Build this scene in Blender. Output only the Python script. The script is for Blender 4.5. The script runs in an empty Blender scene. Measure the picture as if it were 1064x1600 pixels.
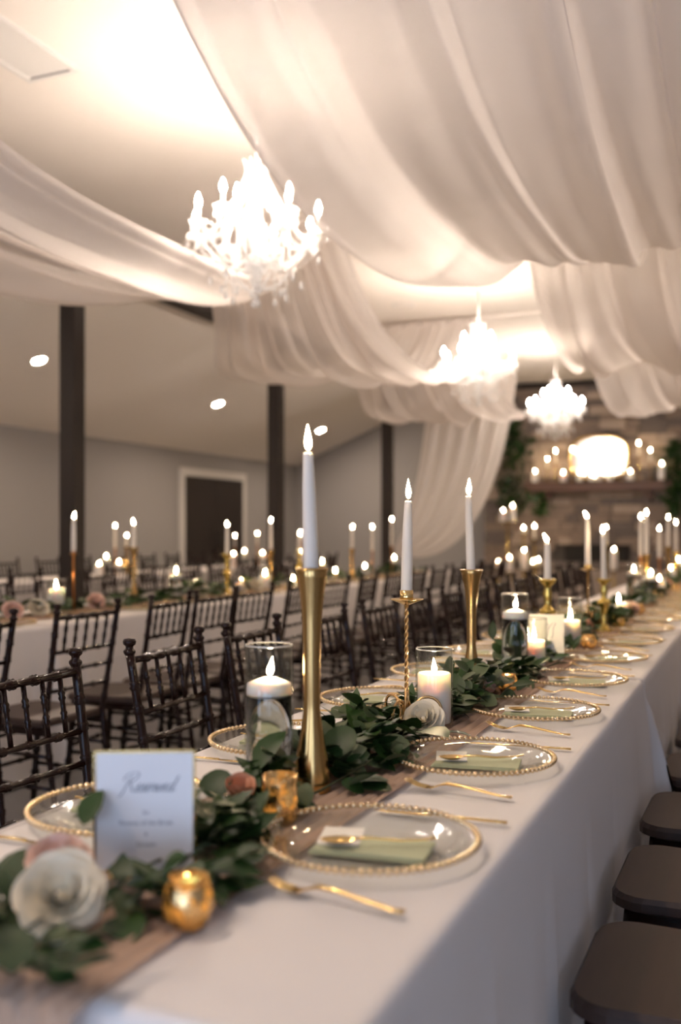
import bpy, math, random
from math import sin, cos, pi, radians, sqrt
from mathutils import Vector, Matrix, Euler

SC = bpy.context.scene
COL = SC.collection

# ------------------------------------------------------------------ camera
CAM_H = 1.22
YAW = 22.9
F_PX = 35.0 / 36.0 * 1600.0
cd = bpy.data.cameras.new('camera')
cam = bpy.data.objects.new('camera', cd)
COL.objects.link(cam)
cd.lens = 35.0
cd.sensor_width = 36.0
cd.sensor_fit = 'AUTO'
cd.shift_y = 30.0 / 1600.0
cd.clip_start = 0.05
cd.clip_end = 200
cam.location = (0, 0, CAM_H)
cam.rotation_euler = (radians(90), 0, radians(YAW))
cd.dof.use_dof = True
cd.dof.focus_distance = 2.32
cd.dof.aperture_fstop = 1.9
SC.camera = cam

# ------------------------------------------------------------------ world, exposure
w = bpy.data.worlds.new('world')
SC.world = w
w.use_nodes = True
bg = w.node_tree.nodes['Background']
bg.inputs[0].default_value = (0.56, 0.71, 1.0, 1)
bg.inputs[1].default_value = 6.5
SC.view_settings.view_transform = 'Standard'
SC.view_settings.look = 'None'
SC.view_settings.exposure = 0.0
SC.view_settings.gamma = 1.0
SC.view_settings.use_curve_mapping = False
BULB_POWER = 590.0
FLAME_POWER = 330.0
SPOT_POWER = 900.0
SC.cycles.max_bounces = 10
SC.cycles.diffuse_bounces = 4
SC.cycles.glossy_bounces = 4
SC.cycles.transmission_bounces = 8
SC.cycles.transparent_max_bounces = 24
SC.cycles.sample_clamp_indirect = 4.0
SC.cycles.caustics_reflective = False
SC.cycles.caustics_refractive = False
SC.cycles.use_denoising = True


def portal(loc, rot, sx, sy):
    l = bpy.data.lights.new('window_portal', 'AREA')
    l.shape = 'RECTANGLE'
    l.size, l.size_y = sx, sy
    l.cycles.is_portal = True
    o = bpy.data.objects.new('window_portal', l)
    o.location = loc
    o.rotation_euler = rot
    COL.objects.link(o)


ROOM_X0, ROOM_X1 = -8.0, 3.1
ROOM_Y0, ROOM_Y1 = -3.2, 16.8
WALL_H, CEIL_H = 2.44, 3.65
SLOPE_X0, SLOPE_X1 = -5.03, 0.13
# unseen glazed openings behind the camera, added to let daylight in: (x0, x1, z0, z1) in the front wall
UNSEEN_WINDOWS = [(-3.4, -1.9, 0.25, 2.2), (-0.9, 0.9, 0.08, 2.2), (1.4, 2.8, 0.25, 2.2)]
for (a, b, c, d) in UNSEEN_WINDOWS:
    portal(((a + b) / 2, ROOM_Y0 + 0.02, (c + d) / 2), (radians(-90), 0, 0), b - a, d - c)

# ------------------------------------------------------------------ projection helpers (photo pixel -> place on a plane)
CT, ST = cos(radians(YAW)), sin(radians(YAW))


def at(px, py, z):
    """point at height z below/above the pixel"""
    d = (CAM_H - z) * F_PX / (py - 830.0)
    r = (px - 532.0) / F_PX * d
    return (r * CT - d * ST, r * ST + d * CT)


def y_on_x(px, X):
    q = (px - 532.0) / F_PX
    return (-X * CT - q * X * ST) / (ST - q * CT)


def x_on_y(px, Y):
    q = (px - 532.0) / F_PX
    return (q * Y * CT - Y * ST) / (CT + q * ST)


def z_at(py, X, Y):
    d = -X * ST + Y * CT
    return CAM_H + (830.0 - py) * d / F_PX


# ------------------------------------------------------------------ materials
def new_mat(name):
    m = bpy.data.materials.new(name)
    m.use_nodes = True
    nt = m.node_tree
    nt.nodes.clear()
    out = nt.nodes.new('ShaderNodeOutputMaterial')
    return m, nt, out


def pbr(name, col, rough=0.5, metal=0.0, bump=0.0, bscale=60.0, var=0.0, vscale=8.0, stretch=(1, 1, 1),
        sss=0.0, sss_r=0.01, spec=0.5, coat=0.0, coords='Object'):
    m, nt, out = new_mat(name)
    p = nt.nodes.new('ShaderNodeBsdfPrincipled')
    nt.links.new(p.outputs[0], out.inputs[0])
    p.inputs['Base Color'].default_value = (*col, 1)
    p.inputs['Roughness'].default_value = rough
    p.inputs['Metallic'].default_value = metal
    p.inputs['Specular IOR Level'].default_value = spec
    if coat:
        p.inputs['Coat Weight'].default_value = coat
        p.inputs['Coat Roughness'].default_value = 0.15
    if sss:
        p.inputs['Subsurface Weight'].default_value = sss
        p.inputs['Subsurface Radius'].default_value = (1.0, 0.86, 0.76)
        p.inputs['Subsurface Scale'].default_value = sss_r
    tc = nt.nodes.new('ShaderNodeTexCoord')
    mp = nt.nodes.new('ShaderNodeMapping')
    mp.inputs['Scale'].default_value = stretch
    nt.links.new(tc.outputs[coords], mp.inputs[0])
    if var:
        n = nt.nodes.new('ShaderNodeTexNoise')
        n.inputs['Scale'].default_value = vscale
        n.inputs['Detail'].default_value = 5
        nt.links.new(mp.outputs[0], n.inputs['Vector'])
        cr = nt.nodes.new('ShaderNodeMix')
        cr.data_type = 'RGBA'
        cr.inputs['A'].default_value = (*[max(0, c * (1 - var)) for c in col], 1)
        cr.inputs['B'].default_value = (*[min(1, c * (1 + var)) for c in col], 1)
        nt.links.new(n.outputs[0], cr.inputs['Factor'])
        nt.links.new(cr.outputs['Result'], p.inputs['Base Color'])
    if bump:
        n2 = nt.nodes.new('ShaderNodeTexNoise')
        n2.inputs['Scale'].default_value = bscale
        n2.inputs['Detail'].default_value = 4
        nt.links.new(mp.outputs[0], n2.inputs['Vector'])
        b = nt.nodes.new('ShaderNodeBump')
        b.inputs['Strength'].default_value = bump
        b.inputs['Distance'].default_value = 0.01
        nt.links.new(n2.outputs[0], b.inputs['Height'])
        nt.links.new(b.outputs[0], p.inputs['Normal'])
    return m


def emit(name, col, s):
    m, nt, out = new_mat(name)
    e = nt.nodes.new('ShaderNodeEmission')
    e.inputs[0].default_value = (*col, 1)
    e.inputs[1].default_value = s
    nt.links.new(e.outputs[0], out.inputs[0])
    return m


def sheer(name, col, clear, transl, bump=0.0):
    m, nt, out = new_mat(name)
    d = nt.nodes.new('ShaderNodeBsdfDiffuse')
    t = nt.nodes.new('ShaderNodeBsdfTranslucent')
    tr = nt.nodes.new('ShaderNodeBsdfTransparent')
    d.inputs[0].default_value = (*col, 1)
    t.inputs[0].default_value = (*col, 1)
    mx = nt.nodes.new('ShaderNodeMixShader')
    mx.inputs[0].default_value = transl
    nt.links.new(d.outputs[0], mx.inputs[1])
    nt.links.new(t.outputs[0], mx.inputs[2])
    m2 = nt.nodes.new('ShaderNodeMixShader')
    m2.inputs[0].default_value = clear
    nt.links.new(mx.outputs[0], m2.inputs[1])
    nt.links.new(tr.outputs[0], m2.inputs[2])
    nt.links.new(m2.outputs[0], out.inputs[0])
    return m


def waxmat(name, col, transl):
    m, nt, out = new_mat(name)
    p = nt.nodes.new('ShaderNodeBsdfPrincipled')
    p.inputs['Base Color'].default_value = (*col, 1)
    p.inputs['Roughness'].default_value = 0.45
    t = nt.nodes.new('ShaderNodeBsdfTranslucent')
    t.inputs[0].default_value = (1.0, 0.88, 0.72, 1)
    mx = nt.nodes.new('ShaderNodeMixShader')
    mx.inputs[0].default_value = transl
    nt.links.new(p.outputs[0], mx.inputs[1])
    nt.links.new(t.outputs[0], mx.inputs[2])
    nt.links.new(mx.outputs[0], out.inputs[0])
    return m


def thin_glass(name, tint=(0.96, 0.97, 0.96), rough=0.02, floor_refl=0.03):
    m, nt, out = new_mat(name)
    tr = nt.nodes.new('ShaderNodeBsdfTransparent')
    tr.inputs[0].default_value = (*tint, 1)
    g = nt.nodes.new('ShaderNodeBsdfGlossy')
    g.inputs['Roughness'].default_value = rough
    lw = nt.nodes.new('ShaderNodeLayerWeight')
    lw.inputs[0].default_value = 0.5
    pw = nt.nodes.new('ShaderNodeMath')
    pw.operation = 'POWER'
    pw.inputs[1].default_value = 4.0
    nt.links.new(lw.outputs['Facing'], pw.inputs[0])
    fr = nt.nodes.new('ShaderNodeMath')
    fr.operation = 'MULTIPLY_ADD'
    fr.inputs[1].default_value = 0.60
    fr.inputs[2].default_value = floor_refl
    nt.links.new(pw.outputs[0], fr.inputs[0])
    mx = nt.nodes.new('ShaderNodeMixShader')
    nt.links.new(fr.outputs[0], mx.inputs[0])
    nt.links.new(tr.outputs[0], mx.inputs[1])
    nt.links.new(g.outputs[0], mx.inputs[2])
    nt.links.new(mx.outputs[0], out.inputs[0])
    return m


def glass(name, ior=1.33):
    m, nt, out = new_mat(name)
    g = nt.nodes.new('ShaderNodeBsdfRefraction')
    g.inputs['IOR'].default_value = ior
    g.inputs['Roughness'].default_value = 0.0
    g.inputs[0].default_value = (0.97, 0.97, 0.97, 1)
    nt.links.new(g.outputs[0], out.inputs[0])
    return m


def crystal(name):
    m, nt, out = new_mat(name)
    g = nt.nodes.new('ShaderNodeBsdfPrincipled')
    g.inputs['Base Color'].default_value = (0.92, 0.92, 0.90, 1)
    g.inputs['Roughness'].default_value = 0.12
    d = nt.nodes.new('ShaderNodeBsdfTranslucent')
    d.inputs[0].default_value = (1, 1, 1, 1)
    mx = nt.nodes.new('ShaderNodeMixShader')
    mx.inputs[0].default_value = 0.55
    nt.links.new(g.outputs[0], mx.inputs[1])
    nt.links.new(d.outputs[0], mx.inputs[2])
    tr = nt.nodes.new('ShaderNodeBsdfTransparent')
    m2 = nt.nodes.new('ShaderNodeMixShader')
    m2.inputs[0].default_value = 0.35
    nt.links.new(mx.outputs[0], m2.inputs[1])
    nt.links.new(tr.outputs[0], m2.inputs[2])
    nt.links.new(m2.outputs[0], out.inputs[0])
    return m


def mercury(name):
    """speckled gold mercury glass, partly letting the tealight through"""
    m, nt, out = new_mat(name)
    tc = nt.nodes.new('ShaderNodeTexCoord')
    v = nt.nodes.new('ShaderNodeTexNoise')
    v.inputs['Scale'].default_value = 60
    v.inputs['Detail'].default_value = 3
    nt.links.new(tc.outputs['Object'], v.inputs['Vector'])
    r = nt.nodes.new('ShaderNodeValToRGB')
    r.color_ramp.elements[0].position = 0.42
    r.color_ramp.elements[1].position = 0.6
    nt.links.new(v.outputs[0], r.inputs[0])
    p = nt.nodes.new('ShaderNodeBsdfPrincipled')
    p.inputs['Base Color'].default_value = (0.86, 0.58, 0.27, 1)
    p.inputs['Metallic'].default_value = 1.0
    p.inputs['Roughness'].default_value = 0.22
    b = nt.nodes.new('ShaderNodeBump')
    b.inputs['Strength'].default_value = 0.35
    b.inputs['Distance'].default_value = 0.004
    nt.links.new(v.outputs[0], b.inputs['Height'])
    nt.links.new(b.outputs[0], p.inputs['Normal'])
    t = nt.nodes.new('ShaderNodeBsdfTranslucent')
    t.inputs[0].default_value = (1.0, 0.74, 0.40, 1)
    mx = nt.nodes.new('ShaderNodeMixShader')
    nt.links.new(r.outputs[0], mx.inputs[0])
    nt.links.new(p.outputs[0], mx.inputs[1])
    nt.links.new(t.outputs[0], mx.inputs[2])
    nt.links.new(mx.outputs[0], out.inputs[0])
    return m


def leafmat(name, c1, c2, rough=0.38):
    m, nt, out = new_mat(name)
    p = nt.nodes.new('ShaderNodeBsdfPrincipled')
    p.inputs['Roughness'].default_value = rough
    p.inputs['Specular IOR Level'].default_value = 0.28
    oi = nt.nodes.new('ShaderNodeObjectInfo')
    tc = nt.nodes.new('ShaderNodeTexCoord')
    n = nt.nodes.new('ShaderNodeTexNoise')
    n.inputs['Scale'].default_value = 30
    nt.links.new(tc.outputs['Object'], n.inputs['Vector'])
    ad = nt.nodes.new('ShaderNodeMath')
    ad.operation = 'MULTIPLY_ADD'
    ad.inputs[1].default_value = 0.5
    nt.links.new(n.outputs[0], ad.inputs[0])
    ml = nt.nodes.new('ShaderNodeMath')
    ml.operation = 'MULTIPLY'
    ml.inputs[1].default_value = 0.55
    nt.links.new(oi.outputs['Random'], ml.inputs[0])
    nt.links.new(ml.outputs[0], ad.inputs[2])
    mx = nt.nodes.new('ShaderNodeMix')
    mx.data_type = 'RGBA'
    mx.inputs['A'].default_value = (*c1, 1)
    mx.inputs['B'].default_value = (*c2, 1)
    nt.links.new(ad.outputs[0], mx.inputs['Factor'])
    nt.links.new(mx.outputs['Result'], p.inputs['Base Color'])
    nt.links.new(p.outputs[0], out.inputs[0])
    return m


def glasspane(name):
    return thin_glass(name, (0.98, 0.99, 1.0))


M = dict(
    ceiling=pbr('ceiling_paint', (0.84, 0.78, 0.72), 0.9, bump=0.05, bscale=120),
    wall=pbr('grey_wall_paint', (0.36, 0.35, 0.345), 0.85, bump=0.05, bscale=150),
    floor=pbr('polished_concrete', (0.30, 0.29, 0.28), 0.35, var=0.25, vscale=1.6, bump=0.03),
    trim=pbr('white_trim', (0.72, 0.70, 0.67), 0.5),
    darkdoor=pbr('dark_door_wood', (0.017, 0.010, 0.007), 0.6, var=0.4, vscale=14, stretch=(1, 6, 0.4)),
    post=pbr('stained_post_wood', (0.014, 0.008, 0.0055), 0.7, var=0.5, vscale=9, stretch=(4, 4, 0.25), bump=0.25, bscale=20),
    chair=pbr('mahogany_lacquer', (0.013, 0.0048, 0.0036), 0.17, var=0.35, vscale=12, stretch=(1, 1, 5), coat=0.0, spec=0.24),
    seat=pbr('mahogany_seat', (0.034, 0.017, 0.012), 0.48, var=0.3, vscale=10, stretch=(1, 8, 1)),
    cloth=pbr('ivory_polyester', (0.74, 0.70, 0.68), 0.75, bump=0.10, bscale=500, spec=0.2),
    runner=sheer('taupe_gauze', (0.56, 0.40, 0.30), 0.12, 0.15),
    drape=sheer('sheer_voile', (0.93, 0.87, 0.83), 0.25, 0.50),
    gold=pbr('brushed_brass', (0.53, 0.335, 0.13), 0.22, 1.0, bump=0.03, bscale=80, stretch=(1, 1, 0.05)),
    goldshine=pbr('polished_gold', (0.86, 0.60, 0.25), 0.16, 1.0),
    oldbrass=pbr('antique_brass', (0.62, 0.44, 0.12), 0.24, 1.0),
    copper=pbr('copper_stem', (0.62, 0.27, 0.09), 0.30, 1.0),
    bead=pbr('gold_bead', (0.82, 0.63, 0.38), 0.20, 1.0),
    wax=waxmat('ivory_wax', (0.84, 0.80, 0.74), 0.18),
    waxglow=pbr('glowing_wax', (0.92, 0.86, 0.81), 0.45, sss=0.9, sss_r=0.022),
    wick=pbr('burnt_wick', (0.02, 0.015, 0.012), 0.9),
    flame=emit('candle_flame', (1.0, 0.72, 0.40), FLAME_POWER),
    bulb=emit('warm_bulb', (1.0, 0.84, 0.71), BULB_POWER),
    spot=emit('downlight_lens', (1.0, 0.78, 0.60), SPOT_POWER),
    glass=thin_glass('clear_glass'),
    water=glass('vase_water', 1.33),
    crystal=crystal('cut_crystal'),
    whitemetal=pbr('white_enamel', (0.85, 0.82, 0.78), 0.35),
    mercury=mercury('mercury_glass'),
    leaf=leafmat('deep_green_leaf', (0.008, 0.024, 0.005), (0.036, 0.080, 0.018), 0.42),
    sage=leafmat('grey_green_leaf', (0.040, 0.060, 0.026), (0.105, 0.130, 0.062), 0.55),
    stem=pbr('green_stem', (0.06, 0.075, 0.03), 0.6),
    rose=pbr('cream_petal', (0.90, 0.82, 0.66), 0.65),
    blush=pbr('blush_petal', (0.80, 0.56, 0.46), 0.6, sss=0.25, sss_r=0.008),
    peach=pbr('peach_petal', (0.70, 0.36, 0.22), 0.6, sss=0.2, sss_r=0.008),
    card=pbr('white_card', (0.84, 0.84, 0.86), 0.6),
    cream=pbr('cream_card', (0.82, 0.78, 0.70), 0.65),
    ink=pbr('grey_ink', (0.22, 0.22, 0.26), 0.6),
    napkin=pbr('sage_napkin', (0.46, 0.48, 0.30), 0.8, bump=0.2, bscale=400),
    stone=pbr('ledge_stone', (0.215, 0.165, 0.135), 0.8, var=0.45, vscale=9, bump=0.5, bscale=25),
    stone2=pbr('ledge_stone_pale', (0.36, 0.29, 0.24), 0.8, var=0.35, vscale=9, bump=0.5, bscale=25),
    stone3=pbr('ledge_stone_dark', (0.13, 0.107, 0.098), 0.8, var=0.4, vscale=9, bump=0.5, bscale=25),
    mortar=pbr('mortar', (0.07, 0.06, 0.055), 0.9),
    mantel=pbr('mantel_oak', (0.085, 0.038, 0.022), 0.55, var=0.4, vscale=8, stretch=(0.4, 4, 4)),
    mirror=pbr('mirror_glass', (0.92, 0.92, 0.92), 0.22, 1.0),
    matte_black=pbr('matte_black', (0.012, 0.011, 0.010), 0.9),  # plain near-black for the door handles, vent slots and firebox
    pane=glasspane('window_glass'),
    ground=pbr('outside_gravel', (0.3, 0.3, 0.3), 0.9),
)


# ------------------------------------------------------------------ mesh builder
class MB:
    def __init__(self):
        self.v, self.f, self.s = [], [], []

    def add(self, vs, fs, smooth=True, mat=None):
        b = len(self.v)
        if mat is not None:
            vs = [tuple(mat @ Vector(p)) for p in vs]
        self.v += [tuple(p) for p in vs]
        self.f += [tuple(i + b for i in f) for f in fs]
        self.s += [smooth] * len(fs)
        return self

    def box(self, c, s, smooth=False, mat=None, ch=0.0):
        x, y, z = c
        a, b, d = s[0] / 2, s[1] / 2, s[2] / 2
        if ch <= 0:
            vs = [(x + i * a, y + j * b, z + k * d) for k in (-1, 1) for j in (-1, 1) for i in (-1, 1)]
            fs = [(0, 2, 3, 1), (4, 5, 7, 6), (0, 1, 5, 4), (2, 6, 7, 3), (0, 4, 6, 2), (1, 3, 7, 5)]
            return self.add(vs, fs, smooth, mat)
        # chamfered in plan and at the top / bottom
        def ring(aa, bb, zz):
            c2 = ch
            return [(x - aa + c2, y - bb, zz), (x + aa - c2, y - bb, zz), (x + aa, y - bb + c2, zz), (x + aa, y + bb - c2, zz),
                    (x + aa - c2, y + bb, zz), (x - aa + c2, y + bb, zz), (x - aa, y + bb - c2, zz), (x - aa, y - bb + c2, zz)]
        vs = ring(a - ch, b - ch, z - d) + ring(a, b, z - d + ch) + ring(a, b, z + d - ch) + ring(a - ch, b - ch, z + d)
        fs = [tuple(range(7, -1, -1)), tuple(range(24, 32))]
        for r in range(3):
            for i in range(8):
                j = (i + 1) % 8
                fs.append((r * 8 + i, r * 8 + j, r * 8 + 8 + j, r * 8 + 8 + i))
        return self.add(vs, fs, smooth, mat)

    def lathe(self, prof, seg=24, c=(0, 0, 0), smooth=True, mat=None, wob=None):
        vs, fs, rows = [], [], []
        for (r, z) in prof:
            if r < 1e-6:
                rows.append([len(vs)])
                vs.append((c[0], c[1], c[2] + z))
            else:
                row = []
                for i in range(seg):
                    a = 2 * pi * i / seg
                    k = 1.0 if wob is None else wob(a, z)
                    row.append(len(vs))
                    vs.append((c[0] + r * k * cos(a), c[1] + r * k * sin(a), c[2] + z))
                rows.append(row)
        for p, q in zip(rows, rows[1:]):
            if len(p) == 1 and len(q) == 1:
                continue
            for i in range(seg):
                j = (i + 1) % seg
                if len(p) == 1:
                    fs.append((p[0], q[j], q[i]))
                elif len(q) == 1:
                    fs.append((p[i], p[j], q[0]))
                else:
                    fs.append((p[i], p[j], q[j], q[i]))
        return self.add(vs, fs, smooth, mat)

    def tube(self, pts, rad, seg=8, smooth=True, closed=False, mat=None, flat=1.0, twist=0.0):
        pts = [Vector(p) for p in pts]
        n = len(pts)
        rr = rad if isinstance(rad, (list, tuple)) else [rad] * n
        tang = []
        for i in range(n):
            if closed:
                t = pts[(i + 1) % n] - pts[i - 1]
            else:
                t = pts[min(i + 1, n - 1)] - pts[max(i - 1, 0)]
            tang.append(t.normalized() if t.length > 1e-9 else Vector((0, 0, 1)))
        up = Vector((0, 0, 1)) if abs(tang[0].z) < 0.9 else Vector((1, 0, 0))
        nrm = (up - tang[0] * up.dot(tang[0])).normalized()
        vs, fs = [], []
        for i in range(n):
            nrm = (nrm - tang[i] * nrm.dot(tang[i]))
            nrm = nrm.normalized() if nrm.length > 1e-9 else Vector((1, 0, 0))
            bi = tang[i].cross(nrm)
            for k in range(seg):
                a = 2 * pi * k / seg + twist * i
                vs.append(tuple(pts[i] + (nrm * cos(a) * flat + bi * sin(a)) * rr[i]))
        rng = n if closed else n - 1
        for i in range(rng):
            i2 = (i + 1) % n
            for k in range(seg):
                k2 = (k + 1) % seg
                fs.append((i * seg + k, i * seg + k2, i2 * seg + k2, i2 * seg + k))
        if not closed:
            fs.append(tuple(range(seg - 1, -1, -1)))
            fs.append(tuple((n - 1) * seg + k for k in range(seg)))
        return self.add(vs, fs, smooth, mat)

    def ball(self, c, r, seg=8, rings=5, sz=1.0):
        prof = [(0, -r * sz)] + [(r * sin(pi * i / rings), -r * sz * cos(pi * i / rings)) for i in range(1, rings)] + [(0, r * sz)]
        return self.lathe(prof, seg, c)

    def grid(self, fn, nu, nv, smooth=True):
        vs = [fn(i / nu, j / nv) for j in range(nv + 1) for i in range(nu + 1)]
        fs = [(j * (nu + 1) + i, j * (nu + 1) + i + 1, (j + 1) * (nu + 1) + i + 1, (j + 1) * (nu + 1) + i)
              for j in range(nv) for i in range(nu)]
        return self.add(vs, fs, smooth)

    def mesh(self, name, mat):
        me = bpy.data.meshes.new(name)
        me.from_pydata(self.v, [], self.f)
        me.polygons.foreach_set('use_smooth', self.s)
        mats = mat if isinstance(mat, (list, tuple)) else [mat]
        for m in mats:
            me.materials.append(m)
        me.update()
        return me


def ob(name, me, parent=None, loc=(0, 0, 0), rot=(0, 0, 0), sc=(1, 1, 1)):
    if isinstance(me, tuple):
        me = me[0].mesh(name, me[1])
    o = bpy.data.objects.new(name, me)
    o.location = loc
    o.rotation_euler = rot
    o.scale = sc
    if parent is not None:
        o.parent = parent
    COL.objects.link(o)
    return o


def tag(o, label, cat, group=None, kind=None):
    if label:
        o['label'] = label
    if cat:
        o['category'] = cat
    if group:
        o['group'] = group
    if kind:
        o['kind'] = kind
    return o


def thing(name, label, cat, loc=(0, 0, 0), rot=(0, 0, 0), group=None):
    o = bpy.data.objects.new(name, None)
    o.empty_display_size = 0.05
    o.location = loc
    o.rotation_euler = rot if isinstance(rot, tuple) else (0, 0, rot)
    COL.objects.link(o)
    return tag(o, label, cat, group)


KIDS = {}


def copy_tree(src, label, loc, rot=(0, 0, 0), group=None, parent=None):
    c = src.copy()
    COL.objects.link(c)
    if parent is None:
        c.location = loc
        c.rotation_euler = rot if isinstance(rot, tuple) else (0, 0, rot)
        if label:
            c['label'] = label
        if group:
            c['group'] = group
    else:
        c.parent = parent
    for k in list(src.children):
        copy_tree(k, None, None, parent=c)
    return c


class Proto:
    """first use places the built thing itself, later uses copy it"""
    def __init__(self, make):
        self.make, self.src = make, None

    def put(self, label, loc, rot=(0, 0, 0), group=None):
        rot = rot if isinstance(rot, tuple) else (0, 0, rot)
        if self.src is None:
            self.src = self.make()
            o = self.src
            o.location, o.rotation_euler = loc, rot
            o['label'] = label
            if group:
                o['group'] = group
            return o
        return copy_tree(self.src, label, loc, rot, group)


NTH = ['first', 'second', 'third', 'fourth', 'fifth', 'sixth', 'seventh', 'eighth', 'ninth', 'tenth', 'eleventh', 'twelfth',
       'thirteenth', 'fourteenth', 'fifteenth', 'sixteenth', 'seventeenth', 'eighteenth', 'nineteenth', 'twentieth',
       'twenty-first', 'twenty-second', 'twenty-third', 'twenty-fourth']
T = 0.12


def struct(name, me, parent=None):
    o = ob(name, me, parent)
    if parent is None:
        o['kind'] = 'structure'
    return o


# ================================================================== ROOM SHELL
X0, X1, Y0, Y1 = ROOM_X0, ROOM_X1, ROOM_Y0, ROOM_Y1
struct('floor', (MB().box(((X0 + X1) / 2, (Y0 + Y1) / 2, -0.05), (X1 - X0 + 2 * T, Y1 - Y0 + 2 * T, 0.1)), M['floor']))
struct('wall_left', (MB().box((X0 - T / 2, (Y0 + Y1) / 2, WALL_H / 2), (T, Y1 - Y0, WALL_H)), M['wall']))
struct('wall_right', (MB().box((X1 + T / 2, (Y0 + Y1) / 2, WALL_H / 2), (T, Y1 - Y0, WALL_H)), M['wall']))


def gable(y, holes=()):
    """end wall with a truncated gable, thickness outward, optional rectangular holes"""
    mb = MB()
    sgn = 1 if y > 0 else -1
    ya, yb = y, y + sgn * T
    def hx(x):
        if x < SLOPE_X0:
            return WALL_H + (CEIL_H - WALL_H) * (x - X0) / (SLOPE_X0 - X0)
        if x > SLOPE_X1:
            return WALL_H + (CEIL_H - WALL_H) * (X1 - x) / (X1 - SLOPE_X1)
        return CEIL_H
    cuts = sorted({X0, X1, SLOPE_X0, SLOPE_X1} | {h[0] for h in holes} | {h[1] for h in holes})
    def slab(xa, xb, za, zb, top=False):
        z2a, z2b = (hx(xa), hx(xb)) if top else (zb, zb)
        vs = [(xa, ya, za), (xb, ya, za), (xb, ya, z2b), (xa, ya, z2a), (xa, yb, za), (xb, yb, za), (xb, yb, z2b), (xa, yb, z2a)]
        mb.add(vs, [(0, 1, 2, 3), (7, 6, 5, 4), (0, 4, 5, 1), (3, 2, 6, 7), (0, 3, 7, 4), (1, 5, 6, 2)], False)
    for xa, xb in zip(cuts, cuts[1:]):
        h = [q for q in holes if q[0] <= xa + 1e-6 and q[1] >= xb - 1e-6]
        if h:
            slab(xa, xb, 0, h[0][2])
            slab(xa, xb, h[0][3], 0, True)
        else:
            slab(xa, xb, 0, 0, True)
    return mb


struct('wall_back', (gable(Y1), M['wall']))
struct('wall_front', (gable(Y0, UNSEEN_WINDOWS), M['wall']))
cm = MB()
ring = [(X0 - T, WALL_H - T * 0.407), (SLOPE_X0, CEIL_H), (SLOPE_X1, CEIL_H), (X1 + T, WALL_H - T * 0.407)]
vs = []
for y in (Y0 - T, Y1 + T):
    for dz in (0.0, 0.12):
        vs += [(x, y, z + dz) for x, z in ring]
fs = []
for i in range(3):
    fs += [(i, i + 1, 8 + i + 1, 8 + i), (4 + i, 12 + i, 12 + i + 1, 4 + i + 1), (i, 4 + i, 5 + i, i + 1), (8 + i, 9 + i, 13 + i, 12 + i)]
fs += [(0, 8, 12, 4), (3, 7, 15, 11)]
cm.add(vs, fs, False)
struct('ceiling', (cm, M['ceiling']))
# shallow painted batten across the flat ceiling
struct('trim_1', (MB().box(((SLOPE_X0 + SLOPE_X1) / 2, 11.0, CEIL_H - 0.02), (SLOPE_X1 - SLOPE_X0, 0.10, 0.04)), M['ceiling']))
struct('baseboard_left', (MB().box((X0 + 0.01, (Y0 + Y1) / 2, 0.06), (0.02, Y1 - Y0, 0.12)), M['trim']))
struct('baseboard_back', (MB().box(((X0 + X1) / 2, Y1 - 0.01, 0.06), (X1 - X0 - 0.04, 0.02, 0.12)), M['trim']))
for i, (a, b, c, d) in enumerate(UNSEEN_WINDOWS):  # unseen windows, added for the daylight they let in
    fr = MB()
    for (cx, cz, sx, sz) in ((a + 0.03, (c + d) / 2, 0.06, d - c), (b - 0.03, (c + d) / 2, 0.06, d - c),
                             ((a + b) / 2, c + 0.03, b - a, 0.06), ((a + b) / 2, d - 0.03, b - a, 0.06), ((a + b) / 2, (c + d) / 2, 0.05, d - c)):
        fr.box((cx, Y0 - T / 2, cz), (sx, 0.06, sz))
    wn = struct('window_%d' % (i + 1), (fr, M['trim']))
    for s in (0, 1):
        xa = a + 0.06 if s == 0 else (a + b) / 2 + 0.025
        xb = (a + b) / 2 - 0.025 if s == 0 else b - 0.06
        ob('pane', (MB().box(((xa + xb) / 2, Y0 - T / 2, (c + d) / 2), (xb - xa, 0.006, d - c - 0.12)), M['pane']), wn)

# double door in the long wall
dy0, dy1, dh = 12.86, 14.66, 2.06
fr = MB()
fr.box((X0 + 0.02, dy0 - 0.06, (dh + 0.12) / 2), (0.04, 0.12, dh + 0.12))
fr.box((X0 + 0.02, dy1 + 0.06, (dh + 0.12) / 2), (0.04, 0.12, dh + 0.12))
fr.box((X0 + 0.02, (dy0 + dy1) / 2, dh + 0.06), (0.04, dy1 - dy0, 0.12))
d1 = struct('door_1', (fr, M['trim']))
for k in range(2):
    ya = dy0 + 0.005 + k * (dy1 - dy0) / 2
    yb = ya + (dy1 - dy0) / 2 - 0.01
    leaf = ob('door_panel', (MB().box((X0 + 0.02, (ya + yb) / 2, dh / 2), (0.03, yb - ya, dh - 0.01)), M['darkdoor']), d1)
    n = 5
    for j in range(n):
        wv = (yb - ya) / n
        ob('plank', (MB().box((X0 + 0.042, ya + wv * (j + 0.5), dh / 2), (0.016, wv - 0.012, dh - 0.03), ch=0.004), M['darkdoor']), leaf)
    hy = yb - 0.07 if k == 0 else ya + 0.07
    ob('door_handle', (MB().tube([(X0 + 0.05, hy, 0.95), (X0 + 0.10, hy, 0.95), (X0 + 0.10, hy, 1.2), (X0 + 0.05, hy, 1.2)], 0.012, 8), M['matte_black']), leaf)

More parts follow.
